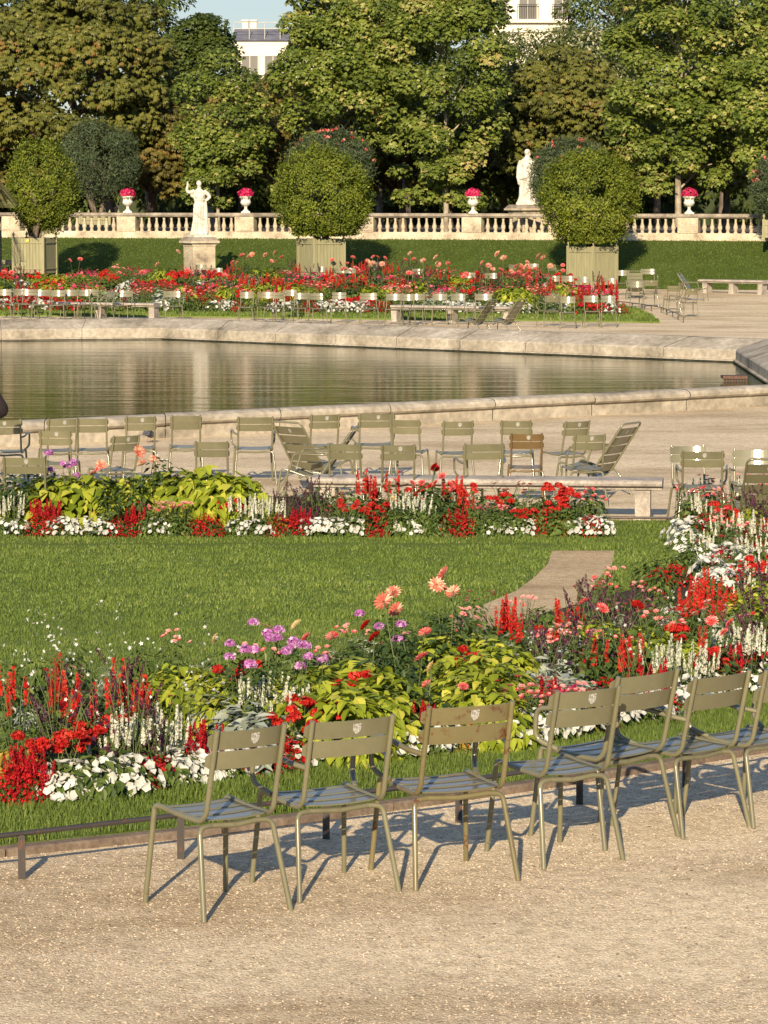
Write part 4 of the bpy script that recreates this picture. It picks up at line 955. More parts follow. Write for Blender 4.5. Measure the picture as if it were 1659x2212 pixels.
def P_purple():
    g = Geo(); fs = []; s_ = Geo(); dome(g, LEAF, LEAFF, 150, .15, .40, .045, fill=.3); tips = []
    for i in range(6):
        f = Geo(); fs.append(('plume', f, 'purple')); a = random.uniform(0, 6.28); r = .14 * math.sqrt(random.random()); hh = random.uniform(.40, .55); b = (r * .8 * math.cos(a), r * .8 * math.sin(a), hh - .10); e = (r * 1.3 * math.cos(a), r * 1.3 * math.sin(a), hh); spike(f, b, e, 45, .014, .006, .022, LEAF, LEAFF); tips.append(e)
    stems(s_, tips, .003); return [('stems', s_, 'stem'), ('leaves', g, 'purple')] + fs
def P_green(col='green', h=.34):
    g = Geo(); dome(g, LEAF, LEAFF, 230, .17, h, .06, fill=.3); return [('leaves', g, col)]
def P_zinnia(col='coral', h=.36):
    g = Geo(); f = Geo(); s_ = Geo(); dome(g, LEAF, LEAFF, 150, .16, h * .85, .055, fill=.3); tips = []
    for i in range(9):
        a = random.uniform(0, 6.28); r = .15 * math.sqrt(random.random()); c = (r * math.cos(a), r * math.sin(a), h * random.uniform(.85, 1.08))
        T, TF = star(8, .72, .12, .05); f.scatter(T, TF, np.array([c]), frames(np.array([[random.gauss(0, .4), -.5, 1.]])), .024); f.scatter(T, TF, np.array([c]) + .004, frames(np.array([[random.gauss(0, .3), -.5, 1.]])), .015, rnd=np.array([.95])); tips.append(c)
    stems(s_, tips, .0025); return [('stems', s_, 'stem'), ('leaves', g, 'green'), ('flowers', f, col)]
LM['stem'] = M['stem']
KINDS = {  # kind: (builder, variants, height, object name, label words, category)
 'pet': (P_petunia, 4, .22, 'petunia', 'white petunia clump', 'petunia'), 'redpet': (lambda: P_petunia('red'), 2, .22, 'petunia', 'red petunia clump', 'petunia'),
 'beg': (P_begonia, 4, .23, 'red_salvia', 'low dense clump of small red flowers', 'bedding plant'),
 'sal': (P_salvia, 4, .45, 'scarlet_sage', 'scarlet sage with upright red spikes', 'sage'),
 'ws': (P_whitesalvia, 3, .39, 'white_sage', 'white sage with thin pale spikes', 'sage'),
 'lime': (P_lime, 4, .38, 'sweet_potato_vine', 'mound of lime yellow leaves', 'foliage plant'),
 'dp': (lambda: P_dahlia('peach', .72, 1, .064), 4, .72, 'dahlia', 'tall dahlia with peach and cream blooms', 'dahlia'),
 'dc': (lambda: P_dahlia('coral', .55, 1, .052), 4, .56, 'dahlia', 'dahlia with coral pink blooms', 'dahlia'),
 'dr': (lambda: P_dahlia('red', .58, 1, .052), 3, .59, 'dahlia', 'dahlia with a red bloom', 'dahlia'),
 'dy': (lambda: P_dahlia('yellow', .52, 1, .045), 3, .53, 'dahlia', 'dahlia with yellow blooms', 'dahlia'),
 'cle': (P_cleome, 5, .58, 'spider_flower', 'mauve spider flower with round heads', 'spider flower'),
 'sil': (P_silver, 3, .34, 'silver_plectranthus', 'silver grey plant with broad leaves', 'foliage plant'),
 'dus': (P_dusty, 2, .26, 'dusty_miller', 'small silver plant with narrow leaves', 'foliage plant'),
 'cel': (P_celosia, 3, .37, 'celosia', 'dark crimson celosia plumes', 'celosia'),
 'gau': (P_gaura, 4, .92, 'gaura', 'airy gaura with tiny white flowers', 'gaura'),
 'ger': (P_geranium, 3, .34, 'geranium', 'geranium with scarlet flower balls', 'geranium'),
 'pur': (P_purple, 4, .54, 'purple_sage', 'dark purple plumes', 'foliage plant'),
 'grn': (P_green, 3, .36, 'bedding_foliage', 'leafy green bedding plant', 'foliage plant'),
 'low': (lambda: P_green('green', .18), 3, .20, 'bedding_foliage', 'low leafy green plant', 'foliage plant'),
 'tall': (lambda: P_green('dark', .46), 3, .46, 'bedding_foliage', 'tall dark leafy plant without flowers', 'foliage plant'),
 'gold': (lambda: P_green('gold', .3), 2, .32, 'coleus', 'golden brown leafy plant', 'foliage plant'),
 'zin': (P_zinnia, 3, .38, 'zinnia', 'zinnia with small coral pink flowers', 'zinnia'),
 'hot': (lambda: P_zinnia('hotpink', .3), 2, .32, 'zinnia', 'low plant with hot pink flowers', 'zinnia')}
PM = {}
MERGE = {}
PLIST = []
def variants(kind):
    if kind not in PM:
        b, nv, *_ = KINDS[kind]; PM[kind] = []
        for _ in range(nv):
            PM[kind].append([(pn, g.mesh(KINDS[kind][3] + '_' + pn, [LM[m]])) for pn, g, m in b()])
    return PM[kind]
def merged(kind):
    if kind not in MERGE:
        b, nv, *_ = KINDS[kind]; MERGE[kind] = []
        for _ in range(nv):
            by = {}
            for pn, g, m in b():
                if pn in ('flower_spike', 'plume', 'flower_head', 'bloom'): pn = 'flowers'
                if pn in by: G0 = by[pn][0]; G0.F += [(f[0] + G0.n, f[1], f[2], f[3]) for f in g.F]; G0.V += g.V; G0.n += g.n
                else: by[pn] = (g, m)
            MERGE[kind].append([(pn, g.mesh(KINDS[kind][3] + '_' + pn, [LM[m]])) for pn, (g, m) in by.items()])
    return MERGE[kind]
def ip(px, x):
    P = sorted(px)
    for a, b in zip(P, P[1:]):
        if a[0] <= x <= b[0]: return a[1] + (b[1] - a[1]) * (x - a[0]) / max(1e-6, b[0] - a[0])
    return P[0][1] if x < P[0][0] else P[-1][1]
NBACK = [(x, y) for x, y in near_back if y > 1196]
def plant(kind, x, ytop, bed, scale=1.0, base=False, dz=.05, yaw=None):
    vs = variants(kind) if bed != FB else merged(kind); v = random.choice(vs); H0 = KINDS[kind][2]; H = H0 * scale; raise_ = 0
    if base: p = G(x, ytop, dz)
    else:
        lim = {NB: (ip(near_front, x) - 12, ip(NBACK, x) + 4 if x < 1512 else 1200), MB_: (1158, 1142) if kind != 'lime' else (1147, 1140)}.get(bed); p = G(x, ytop, H + dz)
        if lim:
            by = topx(p.x, p.y, zt(p.y) + dz)[1]
            s1 = scale
            while by > lim[0] and scale > s1 * (.4 if kind in ('dp', 'dc', 'dr', 'dy', 'cle', 'gau', 'pur', 'sal', 'ws') else .78): scale *= .95; p = G(x, ytop, H0 * scale + dz); by = topx(p.x, p.y, zt(p.y) + dz)[1]
            if by > lim[0]: p = G(topx(p.x, p.y, p.z)[0], lim[0], dz); by = lim[0]
            s0 = scale
            while by < lim[1] and scale < s0 * (1.5 if bed == MB_ else 1.3): scale *= 1.04; p = G(x, ytop, H0 * scale + dz); by = topx(p.x, p.y, zt(p.y) + dz)[1]
            if by < lim[1]:
                while by < lim[1] and raise_ < (.3 if bed == MB_ else .1): raise_ += .02; p = G(x, ytop, H0 * scale + dz + raise_); by = topx(p.x, p.y, zt(p.y) + dz)[1]
    t = empty(KINDS[kind][3], (p.x, p.y, zt(p.y) + dz + raise_), random.uniform(0, 6.28) if yaw is None else yaw)
    s_ = scale * random.uniform(.93, 1.08); t.scale = (s_, s_, s_)
    for pn, me in v: partd(me, pn, t)
    PLIST.append((kind, bed, p.x, p.y, t)); return t
def many(kind, pts, bed, scale=1.0, **k):
    for x, y in pts: plant(kind, x, y, bed, scale, **k)
many('sal', [(10, 1442), (108, 1444), (150, 1422), (196, 1456), (262, 1426), (290, 1460)], NB, 1.1)
many('pur', [(120, 1470), (225, 1480)], NB); many('grn', [(60, 1530), (130, 1520), (180, 1525), (235, 1500), (310, 1520), (345, 1500)], NB)
many('sal', [(1070, 1292), (1095, 1290), (1132, 1312), (1215, 1302), (1240, 1288), (1285, 1366), (1350, 1368), (1376, 1372), (1520, 1345)], NB, .95)
many('zin', [(1180, 1360), (1210, 1345), (1250, 1350), (1320, 1360), (1440, 1320), (1490, 1310), (1550, 1300), (1600, 1310)], NB, 1.0)
many('dus', [(1200, 1350), (1240, 1365), (1330, 1330), (1450, 1300), (1560, 1320)], NB, 1.2)
many('sal', [(1490, 1240), (1512, 1234), (1532, 1250), (1478, 1262), (1560, 1246), (1545, 1270)], NB, .95)
many('dus', [(55, 1512), (72, 1520), (40, 1530)], NB); 
many('ger', [(88, 1585), (130, 1572), (160, 1575), (185, 1562), (222, 1560), (140, 1595), (668, 1512), (700, 1528), (655, 1545), (612, 1525), (1510, 1404), (1543, 1412), (1640, 1395)], NB)
many('ws', [(238, 1535), (262, 1528), (288, 1530), (310, 1520), (338, 1522), (365, 1526), (540, 1458), (575, 1452), (603, 1478), (622, 1464), (656, 1474), (1430, 1386), (1462, 1378), (1490, 1386), (1516, 1396), (1562, 1350), (1590, 1344), (1618, 1340), (1645, 1344), (1630, 1365), (1600, 1365)], NB, 1.05)
many('cel', [(60, 1608), (42, 1628), (88, 1622), (75, 1640), (420, 1556), (446, 1562), (900, 1505), (925, 1510), (1385, 1424), (1420, 1420), (1578, 1400), (1602, 1404), (1192, 1470)], NB, 1.05)
many('beg', [(18, 1682), (40, 1672), (62, 1676), (88, 1688), (45, 1700), (12, 1708), (72, 1704), (300, 1655), (335, 1648), (322, 1670), (345, 1676), (545, 1652), (575, 1655), (600, 1650), (625, 1640), (1000, 1592), (1250, 1560), (1275, 1562), (1300, 1566), (1010, 1600)], NB)
many('low', [(130, 1606), (165, 1610), (195, 1616), (230, 1612), (262, 1622), (300, 1625), (210, 1640), (150, 1640), (1080, 1600), (360, 1630)], NB, 1.3)
many('pet', [(130, 1728), (165, 1724), (205, 1722), (245, 1718), (285, 1714), (390, 1694), (425, 1690), (465, 1684), (495, 1680), (850, 1634), (885, 1630), (925, 1626), (965, 1622), (1095, 1612), (1125, 1608), (1155, 1604), (1185, 1600), (1215, 1596), (1240, 1590), (1110, 1595), (1150, 1590), (1190, 1585), (1400, 1560), (1440, 1548), (1480, 1536), (1520, 1522)], NB, 1.1, base=True)
many('pet', [(110, 1680), (130, 1668), (165, 1656), (200, 1665), (240, 1690), (180, 1688), (285, 1692), (230, 1662), (265, 1672), (140, 1700), (385, 1642), (410, 1654), (430, 1646), (455, 1660), (470, 1650), (492, 1664), (400, 1668), (680, 1632), (720, 1628), (760, 1630), (800, 1622), (660, 1620),
  (1105, 1550), (1135, 1548), (1162, 1546), (1190, 1555), (1218, 1560), (1120, 1575), (1152, 1580), (1200, 1580), (1090, 1568), (860, 1570), (890, 1575), (872, 1592), (930, 1590), (952, 1598), (972, 1604), (840, 1600), (1370, 1540), (1402, 1530), (1448, 1502), (1476, 1490), (1484, 1516), (1520, 1470), (1330, 1552), (1500, 1500), (1560, 1490), (1600, 1476), (1640, 1462), (1440, 1525)], NB, 1.1)
many('redpet', [(512, 1640), (365, 1640), (640, 1600), (740, 1600), (1230, 1540), (1530, 1500), (1430, 1490)], NB)
many('pur', [(140, 1424), (264, 1398), (290, 1420), (315, 1470), (332, 1490), (1270, 1238), (1254, 1256), (1344, 1262), (1378, 1248), (1302, 1268), (1165, 1308), (1330, 1290), (1190, 1320), (1240, 1335), (1640, 1300), (1610, 1320)], NB)
many('lime', [(385, 1425), (418, 1420), (450, 1430), (482, 1442), (400, 1460), (440, 1470), (475, 1480), (360, 1440)], NB, .95)
many('lime', [(625, 1448), (660, 1430), (695, 1418), (730, 1412), (770, 1414), (805, 1424), (840, 1444), (690, 1462), (735, 1455), (780, 1458), (825, 1470), (740, 1485), (650, 1475), (790, 1490)], NB, 1.1)
many('lime', [(925, 1368), (955, 1358), (990, 1352), (1020, 1354), (1052, 1360), (1090, 1382), (960, 1402), (1000, 1396), (1035, 1400), (1080, 1422), (1000, 1440), (1042, 1456), (1072, 1470), (1020, 1420)], NB, 1.05)
many('lime', [(1285, 1330), (1320, 1332), (1345, 1340), (1395, 1338), (1425, 1340), (1455, 1352), (1415, 1372), (1465, 1380), (1615, 1258), (1645, 1258), (1640, 1290), (1605, 1285), (1670, 1270)], NB, .9)
many('sil', [(455, 1490), (480, 1480), (510, 1492), (540, 1502), (566, 1512), (592, 1522), (500, 1530), (540, 1535), (395, 1545), (1085, 1374), (1110, 1386), (1150, 1402), (1185, 1412), (1225, 1428), (1262, 1440), (1220, 1452), (1170, 1434), (1130, 1420), (1245, 1465), (1195, 1385)], NB, 1.0)
many('cle', [(545, 1338), (520, 1372), (565, 1378), (598, 1362), (560, 1408), (640, 1366), (680, 1395), (640, 1400), (838, 1340), (790, 1322), (600, 1390)], NB)
many('dy', [(462, 1352), (640, 1342), (925, 1425)], NB); many('dc', [(672, 1352), (706, 1358), (905, 1342), (885, 1392), (1240, 1284), (1314, 1303), (1580, 1336), (1545, 1330), (1560, 1345), (940, 1450), (1000, 1475)], NB)
many('dr', [(795, 1358), (778, 1318), (1400, 1300)], NB); many('dp', [(850, 1303), (879, 1290), (862, 1262), (952, 1250), (968, 1254)], NB); plant('dp', 994, 1220, NB, 1.12); plant('dp', 962, 1262, NB)
many('tall', [(740, 1378), (770, 1390), (820, 1378), (850, 1370), (880, 1385), (910, 1380), (480, 1400), (510, 1415), (700, 1400), (860, 1410), (950, 1330), (975, 1335), (890, 1430), (560, 1430), (590, 1430)], NB, .95)
many('zin', [(1135, 1495), (1162, 1502), (1182, 1515), (1202, 1488), (1150, 1525), (1220, 1505), (1245, 1500), (1110, 1515), (1130, 1460), (1170, 1540)], NB); many('hot', [(1195, 1480), (1215, 1470)], NB)
many('gold', [(1000, 1545), (960, 1552), (1270, 1510), (30, 1590), (1550, 1430)], NB)
many('gau', [(30, 1320), (115, 1290), (175, 1275), (235, 1240), (285, 1330), (130, 1380), (390, 1310), (340, 1400), (1372, 1232), (1170, 1330), (1460, 1270)], NB, 1.0)
# fill what is still bare soil, by zones (front to back)
def fill(polypx, n, kinds, bed, mind=.14, smin=.85, smax=1.1):
    P = gp(polypx); xs = [p[0] for p in P]; ys = [p[1] for p in P]; c = 0; tries = 0
    near = [(x, y) for k, b, x, y, t in PLIST if b == bed]
    while c < n and tries < n * 40:
        tries += 1; x, y = random.uniform(min(xs), max(xs)), random.uniform(min(ys), max(ys))
        if not inside(np.array([[x, y]]), P)[0]: continue
        if abs(x) > y * .1126 + .3 or any((x - a) ** 2 + (y - b) ** 2 < mind ** 2 for a, b in near): continue
        k = random.choice(kinds); px, py = topx(x, y, zt(y) + .05); plant(k, px, py, bed, random.uniform(smin, smax), base=True); near.append((x, y)); c += 1
fill([(-20, 1748), (120, 1742), (300, 1719), (480, 1691), (700, 1661), (900, 1637), (1100, 1619), (1290, 1587), (1450, 1553), (1659, 1484), (1659, 1440), (1300, 1545), (900, 1600), (480, 1655), (0, 1715)], 34, ['pet', 'beg', 'low', 'low', 'low'], NB, .17)
fill([(-20, 1715), (480, 1655), (900, 1600), (1300, 1545), (1659, 1440), (1659, 1360), (1200, 1450), (700, 1530), (0, 1600)], 60, ['low', 'grn', 'grn', 'zin', 'ger', 'low'], NB, .19)
fill([(-20, 1600), (700, 1530), (1200, 1450), (1659, 1360), (1659, 1290), (1300, 1330), (1000, 1385), (600, 1465), (0, 1505)], 55, ['grn', 'grn', 'low', 'dus', 'grn', 'zin'], NB, .22, .8, 1.0)
RB = 'right bed'
many('pet', [(1470, 1114), (1482, 1128), (1500, 1144), (1512, 1158), (1530, 1168), (1552, 1176), (1526, 1182), (1536, 1198), (1552, 1214), (1590, 1150), (1570, 1160), (1600, 1170), (1540, 1225), (1580, 1205), (1615, 1190), (1488, 1108)], RB, 1.3)
many('beg', [(1510, 1110), (1530, 1108), (1548, 1120), (1560, 1182), (1590, 1132), (1622, 1140), (1652, 1120), (1600, 1215), (1625, 1225), (1645, 1170)], RB, 1.2)
many('ger', [(1557, 1090), (1572, 1100), (1630, 1205)], RB, 1.1); many('pur', [(1640, 1046), (1656, 1040), (1628, 1060), (1640, 1225), (1655, 1215)], RB, 1.1); many('lime', [(1648, 1075), (1625, 1088), (1650, 1240)], RB, 1.0)
many('ws', [(1620, 1150), (1640, 1190), (1655, 1160), (1608, 1235)], RB)
many('grn', [(1500, 1215), (1505, 1235), (1475, 1250), (1440, 1262), (1400, 1275), (1490, 1262)], RB, 1.0, base=True); many('beg', [(1515, 1210), (1460, 1268), (1420, 1282)], RB, 1.0, base=True)
fill([(1475, 1128), (1690, 1098), (1720, 1300), (1500, 1250), (1520, 1200), (1500, 1165)], 55, ['zin', 'zin', 'zin', 'grn', 'beg', 'ws', 'pet'], RB, .24, 1, 1.25)
many('dp', [(283, 955), (327, 978), (237, 988), (300, 985)], MB_, 1.15); many('dc', [(232, 1003), (235, 1028), (192, 1007), (902, 1030), (860, 1030), (957, 1022), (966, 1046), (917, 1066)], MB_, .9); plant('dr', 922, 992, MB_, 1.1); plant('dr', 930, 1005, MB_, 1.0); plant('dy', 855, 1070, MB_, .8)
many('cle', [(92, 985), (129, 984), (158, 988), (178, 1002)], MB_, 1.0)
many('lime', [(30, 1065), (60, 1040), (90, 1022), (120, 1010), (155, 1006), (190, 1010), (215, 1022), (75, 1060), (120, 1040), (160, 1035), (200, 1045), (60, 1085), (100, 1065), (150, 1060), (250, 1018), (285, 1003), (320, 1002), (352, 1012), (375, 1030), (260, 1045), (300, 1030), (335, 1035), (368, 1050), (290, 1060), (330, 1062), (250, 1070), (400, 1004), (435, 998), (470, 1000), (500, 1010), (525, 1026), (540, 1045), (420, 1020), (460, 1020), (495, 1032), (510, 1050), (445, 1040), (-5, 1045)], MB_, 1.3)
many('ws', [(15, 1060), (30, 1068), (390, 1043), (412, 1040), (436, 1048), (522, 1070), (540, 1068), (560, 1070), (578, 1074), (600, 1080), (858, 1068), (880, 1064), (905, 1068), (918, 1078)], MB_, 1.15)
many('cel', [(84, 1078), (102, 1080), (120, 1082), (134, 1062), (280, 1098), (294, 1102), (640, 1095), (660, 1098), (984, 1098), (1000, 1102), (1180, 1092)], MB_, 1.1)
many('beg', [(76, 1114), (95, 1110), (116, 1114), (248, 1120), (270, 1124), (286, 1114), (424, 1116), (445, 1113), (462, 1119), (600, 1128), (622, 1126), (646, 1130), (964, 1144), (990, 1140), (1010, 1144), (1154, 1138), (1178, 1136), (1200, 1140), (1264, 1114), (1276, 1128), (1286, 1138), (808, 1126), (826, 1120), (835, 1132)], MB_, 1.25)
many('gold', [(160, 1075), (188, 1070), (214, 1078), (600, 1098), (1210, 1110)], MB_, 1.1)
many('pet', [(5, 1144), (42, 1144), (125, 1130), (150, 1115), (180, 1106), (212, 1120), (236, 1130), (140, 1138), (355, 1150), (515, 1140), (538, 1136), (560, 1140), (665, 1130), (690, 1120), (720, 1118), (750, 1128), (772, 1135), (700, 1135), (870, 1148), (898, 1140), (925, 1140), (1065, 1142), (1092, 1138), (1116, 1140), (1142, 1142), (1270, 1104), (1294, 1108), (1298, 1138), (1270, 1150), (1240, 1146), (340, 1140)], MB_, 1.3)
many('ger', [(465, 1064), (490, 1074), (510, 1090), (750, 1085), (782, 1092), (802, 1090), (822, 1085), (1116, 1100), (1142, 1108), (1180, 1096), (1202, 1086), (1125, 1120)], MB_, 1.15)
many('pur', [(598, 1040), (622, 1044), (655, 1034), (680, 1030), (696, 1040)], MB_, 1.0)
many('sal', [(790, 1014), (830, 1012), (990, 1030), (1012, 1052)], MB_, .95); many('dc', [(880, 1040), (940, 1025), (975, 1030)], MB_, .95)
many('zin', [(1030, 1108), (1050, 1100), (1045, 1128), (1076, 1105), (320, 1110), (350, 1100), (372, 1112), (395, 1100), (330, 1130), (380, 1130), (1090, 1115), (770, 1105), (730, 1098)], MB_, 1.2)
many('grn', [(845, 1100), (870, 1096), (900, 1100), (930, 1096), (955, 1105), (860, 1120), (900, 1120), (935, 1118), (1100, 1100), (1130, 1094), (1160, 1098), (1200, 1104), (1225, 1112), (1080, 1095), (1245, 1115)], MB_, 1.2)
many('tall', [(20, 1000), (45, 1005), (215, 1010), (345, 975), (370, 995), (890, 1060), (950, 1070), (925, 1045), (205, 1040)], MB_, 1.0)
many('gau', [(540, 1020), (700, 1040), (740, 1035), (330, 960)], MB_, .8)
fill([(860, 1156), (1290, 1158), (1290, 1142), (860, 1138)], 30, ['zin', 'grn', 'ger', 'grn', 'low'], MB_, .22, 1.1, 1.4)
fill([(-30, 1158), (1290, 1160), (1290, 1142), (-30, 1138)], 60, ['grn', 'low', 'low', 'grn', 'zin', 'tall'], MB_, .26, 1.0, 1.35)
# far beds
farA_px = [(-60, 683), (400, 685), (829, 691), (1180, 694), (1425, 698), (1405, 682), (1370, 668), (1330, 661), (1290, 652), (1200, 628), (1100, 620), (-60, 612)]
g = Geo(); drape(g, gp(farA_px), .045, skirt=.06); struct(g.obj('lawn', M['lawn']))
blades('grass', gp(farA_px), [], 260, .06, .09, 5.0)
clusters = ['beg', 'sal', 'ger', 'pet', 'ws', 'dc', 'lime', 'zin', 'pur', 'sil', 'beg', 'sal', 'dc', 'redpet', 'cel', 'hot']
def farrow(y, x0, x1, step, kinds, sc, jy=3):
    x = x0; k = random.choice(kinds)
    while x < x1:
        if random.random() < .45: k = random.choice(kinds)
        plant(k, x + random.uniform(-4, 4), y(x) + random.uniform(-jy, jy), FB, sc * random.uniform(.9, 1.15), base=True); x += step * random.uniform(.7, 1.3)
fy = lambda x: 671 + (x / 1340) * 9
farrow(lambda x: fy(x), -10, 1340, 17, ['pet', 'beg', 'pet', 'pet', 'redpet', 'zin'], 1.7, 1)
farrow(lambda x: fy(x) - 6, -10, 1335, 14, ['beg', 'ger', 'sil', 'zin', 'hot', 'cel', 'lime', 'redpet', 'zin', 'beg'], 2.0)
farrow(lambda x: fy(x) - 14, -10, 1320, 12, ['sal', 'lime', 'pur', 'dc', 'beg', 'zin', 'sil', 'hot', 'dc', 'lime', 'ger'], 1.9)
farrow(lambda x: fy(x) - 23, 330, 1290, 13, ['dp', 'dc', 'lime', 'dy', 'pur', 'zin', 'sal', 'dp', 'hot', 'ger'], 1.8)
farrow(lambda x: 635 if x < 500 else 641, -10, 1240, 14, ['pet', 'beg', 'pet', 'sil', 'redpet', 'hot', 'ger'], 2.1, 2)
farrow(lambda x: 628 if x < 900 else 635, -10, 1230, 12, ['sal', 'lime', 'dc', 'pur', 'sil', 'zin', 'beg', 'lime', 'dp', 'gold'], 1.7, 2)
farrow(lambda x: 619 if x < 900 else 626, -10, 1180, 12, ['sal', 'dc', 'lime', 'pur', 'zin', 'hot', 'gold', 'dc', 'beg', 'ger'], 1.8, 2)
for x in (20, 40, 985, 1005, 1030, 905, 925): plant('lime', x, 612 if x < 100 else 628, FB, 1.7, base=True)
# ---- labels: each plant by its kind, its place in the bed and its rank from the left
def label_plants():
    by = {}
    for k, bed, x, y, t in PLIST: by.setdefault((KINDS[k][4], bed), []).append((topx(x, y, t.location.z)[0], k, t))
    for (words, bed), L_ in by.items():
        L_.sort(key=lambda r: r[0])
        for i, (x, k, t) in enumerate(L_):
            if len(L_) == 1: lab = f'{words}, the only one in the {bed}'
            elif i == len(L_) - 1: lab = f'{words}, rightmost of them in the {bed}'
            elif i == 0: lab = f'{words}, leftmost of them in the {bed}'
            else: lab = f'{words}, {ordn(i)} from the left in the {bed}'
            tag(t, lab, KINDS[k][5], f'{words} in the {bed}')
label_plants()
# ================================================================ trees, bushes
def palmate(n, L_, w, droop):
    V = []; Fc = []
    for i in range(n):
        a = (i - (n - 1) / 2) * (2.0 / (n - 1)) * 1.15; l = L_ * (1 - .12 * abs(i - (n - 1) / 2)); c, s_ = math.cos(a), math.sin(a); b = len(V)
        for x, y, z in ((0, 0, 0), (-w, .62, -.1), (0, 1.0, -droop), (w, .62, -.1), (0, .6, .02)):
            y *= l; V.append((x * c + y * s_, y * c - x * s_, z * l))
        Fc += [(b, b + 4, b + 1), (b + 1, b + 4, b + 2), (b + 4, b + 3, b + 2), (b, b + 3, b + 4)]
    return V, Fc
CHN, CHNF = palmate(5, 1.0, .24, .45)
PLN = [(0, 0, 0), (-.42, .18, .02), (-.58, .52, -.10), (-.24, .62, .0), (0, 1, -.12), (.24, .62, 0), (.58, .52, -.10), (.42, .18, .02), (0, .45, .07)]
PLNF = [(8, i, i + 1) for i in range(0, 7)] + [(8, 7, 0)]
TM = {}
TM['chestnut'] = leaf('chestnut_leaf', [(0, (.06, .06, .012)), (.35, (.11, .125, .022)), (.75, (.18, .18, .035)), (.95, (.24, .21, .05)), (1, (.24, .15, .04))], .3, .45, .3, .05)
TM['chestnut_brown'] = leaf('browning_chestnut_leaf', [(0, (.06, .055, .012)), (.4, (.13, .115, .024)), (.8, (.19, .16, .035)), (1, (.23, .15, .04))], .3, .45, .3, .05)
TM['plane'] = leaf('plane_leaf', [(0, (.06, .09, .014)), (.35, (.12, .165, .024)), (.75, (.22, .265, .045)), (.92, (.42, .42, .14)), (1, (.40, .33, .11))], .3, .45, .3, .05)
TM['deep'] = leaf('deep_green_leaf', [(0, (.03, .05, .008)), (.5, (.07, .10, .018)), (1, (.13, .165, .03))], .3, .45, .3, .05)
TM['pale'] = leaf('pale_flowering_leaf', [(0, (.050, .065, .015)), (.6, (.10, .13, .03)), (.8, (.25, .26, .12)), (1, (.50, .48, .30))], .3, .5, .3, .05)
TM['bush'] = leaf('bush_leaf', [(0, (.065, .095, .010)), (.5, (.145, .185, .018)), (1, (.25, .285, .035))], .25, .5, .25, .05)
TM['oleander'] = leaf('oleander_leaf', [(0, (.045, .070, .030)), (.6, (.085, .12, .055)), (1, (.15, .18, .09))], .2, .5, .3, .05)
def crown(C, Rr, ncl, nleaf, kind, size, crad=(.7, 1.2), shell=.45, cut=None, seed=0, front=.0, low=-1):
    """leaf clumps filling an ellipsoid; sizes in metres"""
    g = Geo(); r_ = np.random.default_rng(seed); C = np.array(C); Rr = np.array(Rr)
    d_ = r_.normal(size=(ncl * 3, 3)); d_ /= np.linalg.norm(d_, axis=1, keepdims=True); d_ = d_[d_[:, 2] > low]
    keep = (d_[:, 1] < .35) | (r_.random(len(d_)) > front); d_ = d_[keep][:ncl]; n0 = len(d_)
    cc = C + d_ * Rr * (shell + (1 - shell) * r_.random((n0, 1)) ** .5)
    T, TF = {'c': (CHN, CHNF), 'p': (PLN, PLNF), 'k': (LEAF, LEAFF), 'n': (NARROW, LEAFF)}[kind]
    for c, dd in zip(cc, d_):
        cr = r_.uniform(*crad); m = max(4, int(nleaf / n0 * (cr / np.mean(crad)) ** 2)); u = r_.normal(size=(m, 3)); u /= np.linalg.norm(u, axis=1, keepdims=True)
        u = u + dd * .45 + np.array([0, -.15, .2]); u /= np.linalg.norm(u, axis=1, keepdims=True)
        P = c + u * np.array([1, 1, .62]) * cr * r_.uniform(.45, 1, (m, 1)) ** .6
        nr = u * .5 + np.array([0, -.2, .75]) + r_.normal(size=(m, 3)) * .38; tip = u * np.array([1, 1, .2]) + np.array([0, 0, -.55]) + r_.normal(size=(m, 3)) * .35
        tone = r_.normal(.5, .17); g.scatter(T, TF, P, frames(nr, tip), size * r_.uniform(.7, 1.2, m), rnd=np.clip(tone + r_.normal(0, .2, m), 0, 1))
    return g, cc
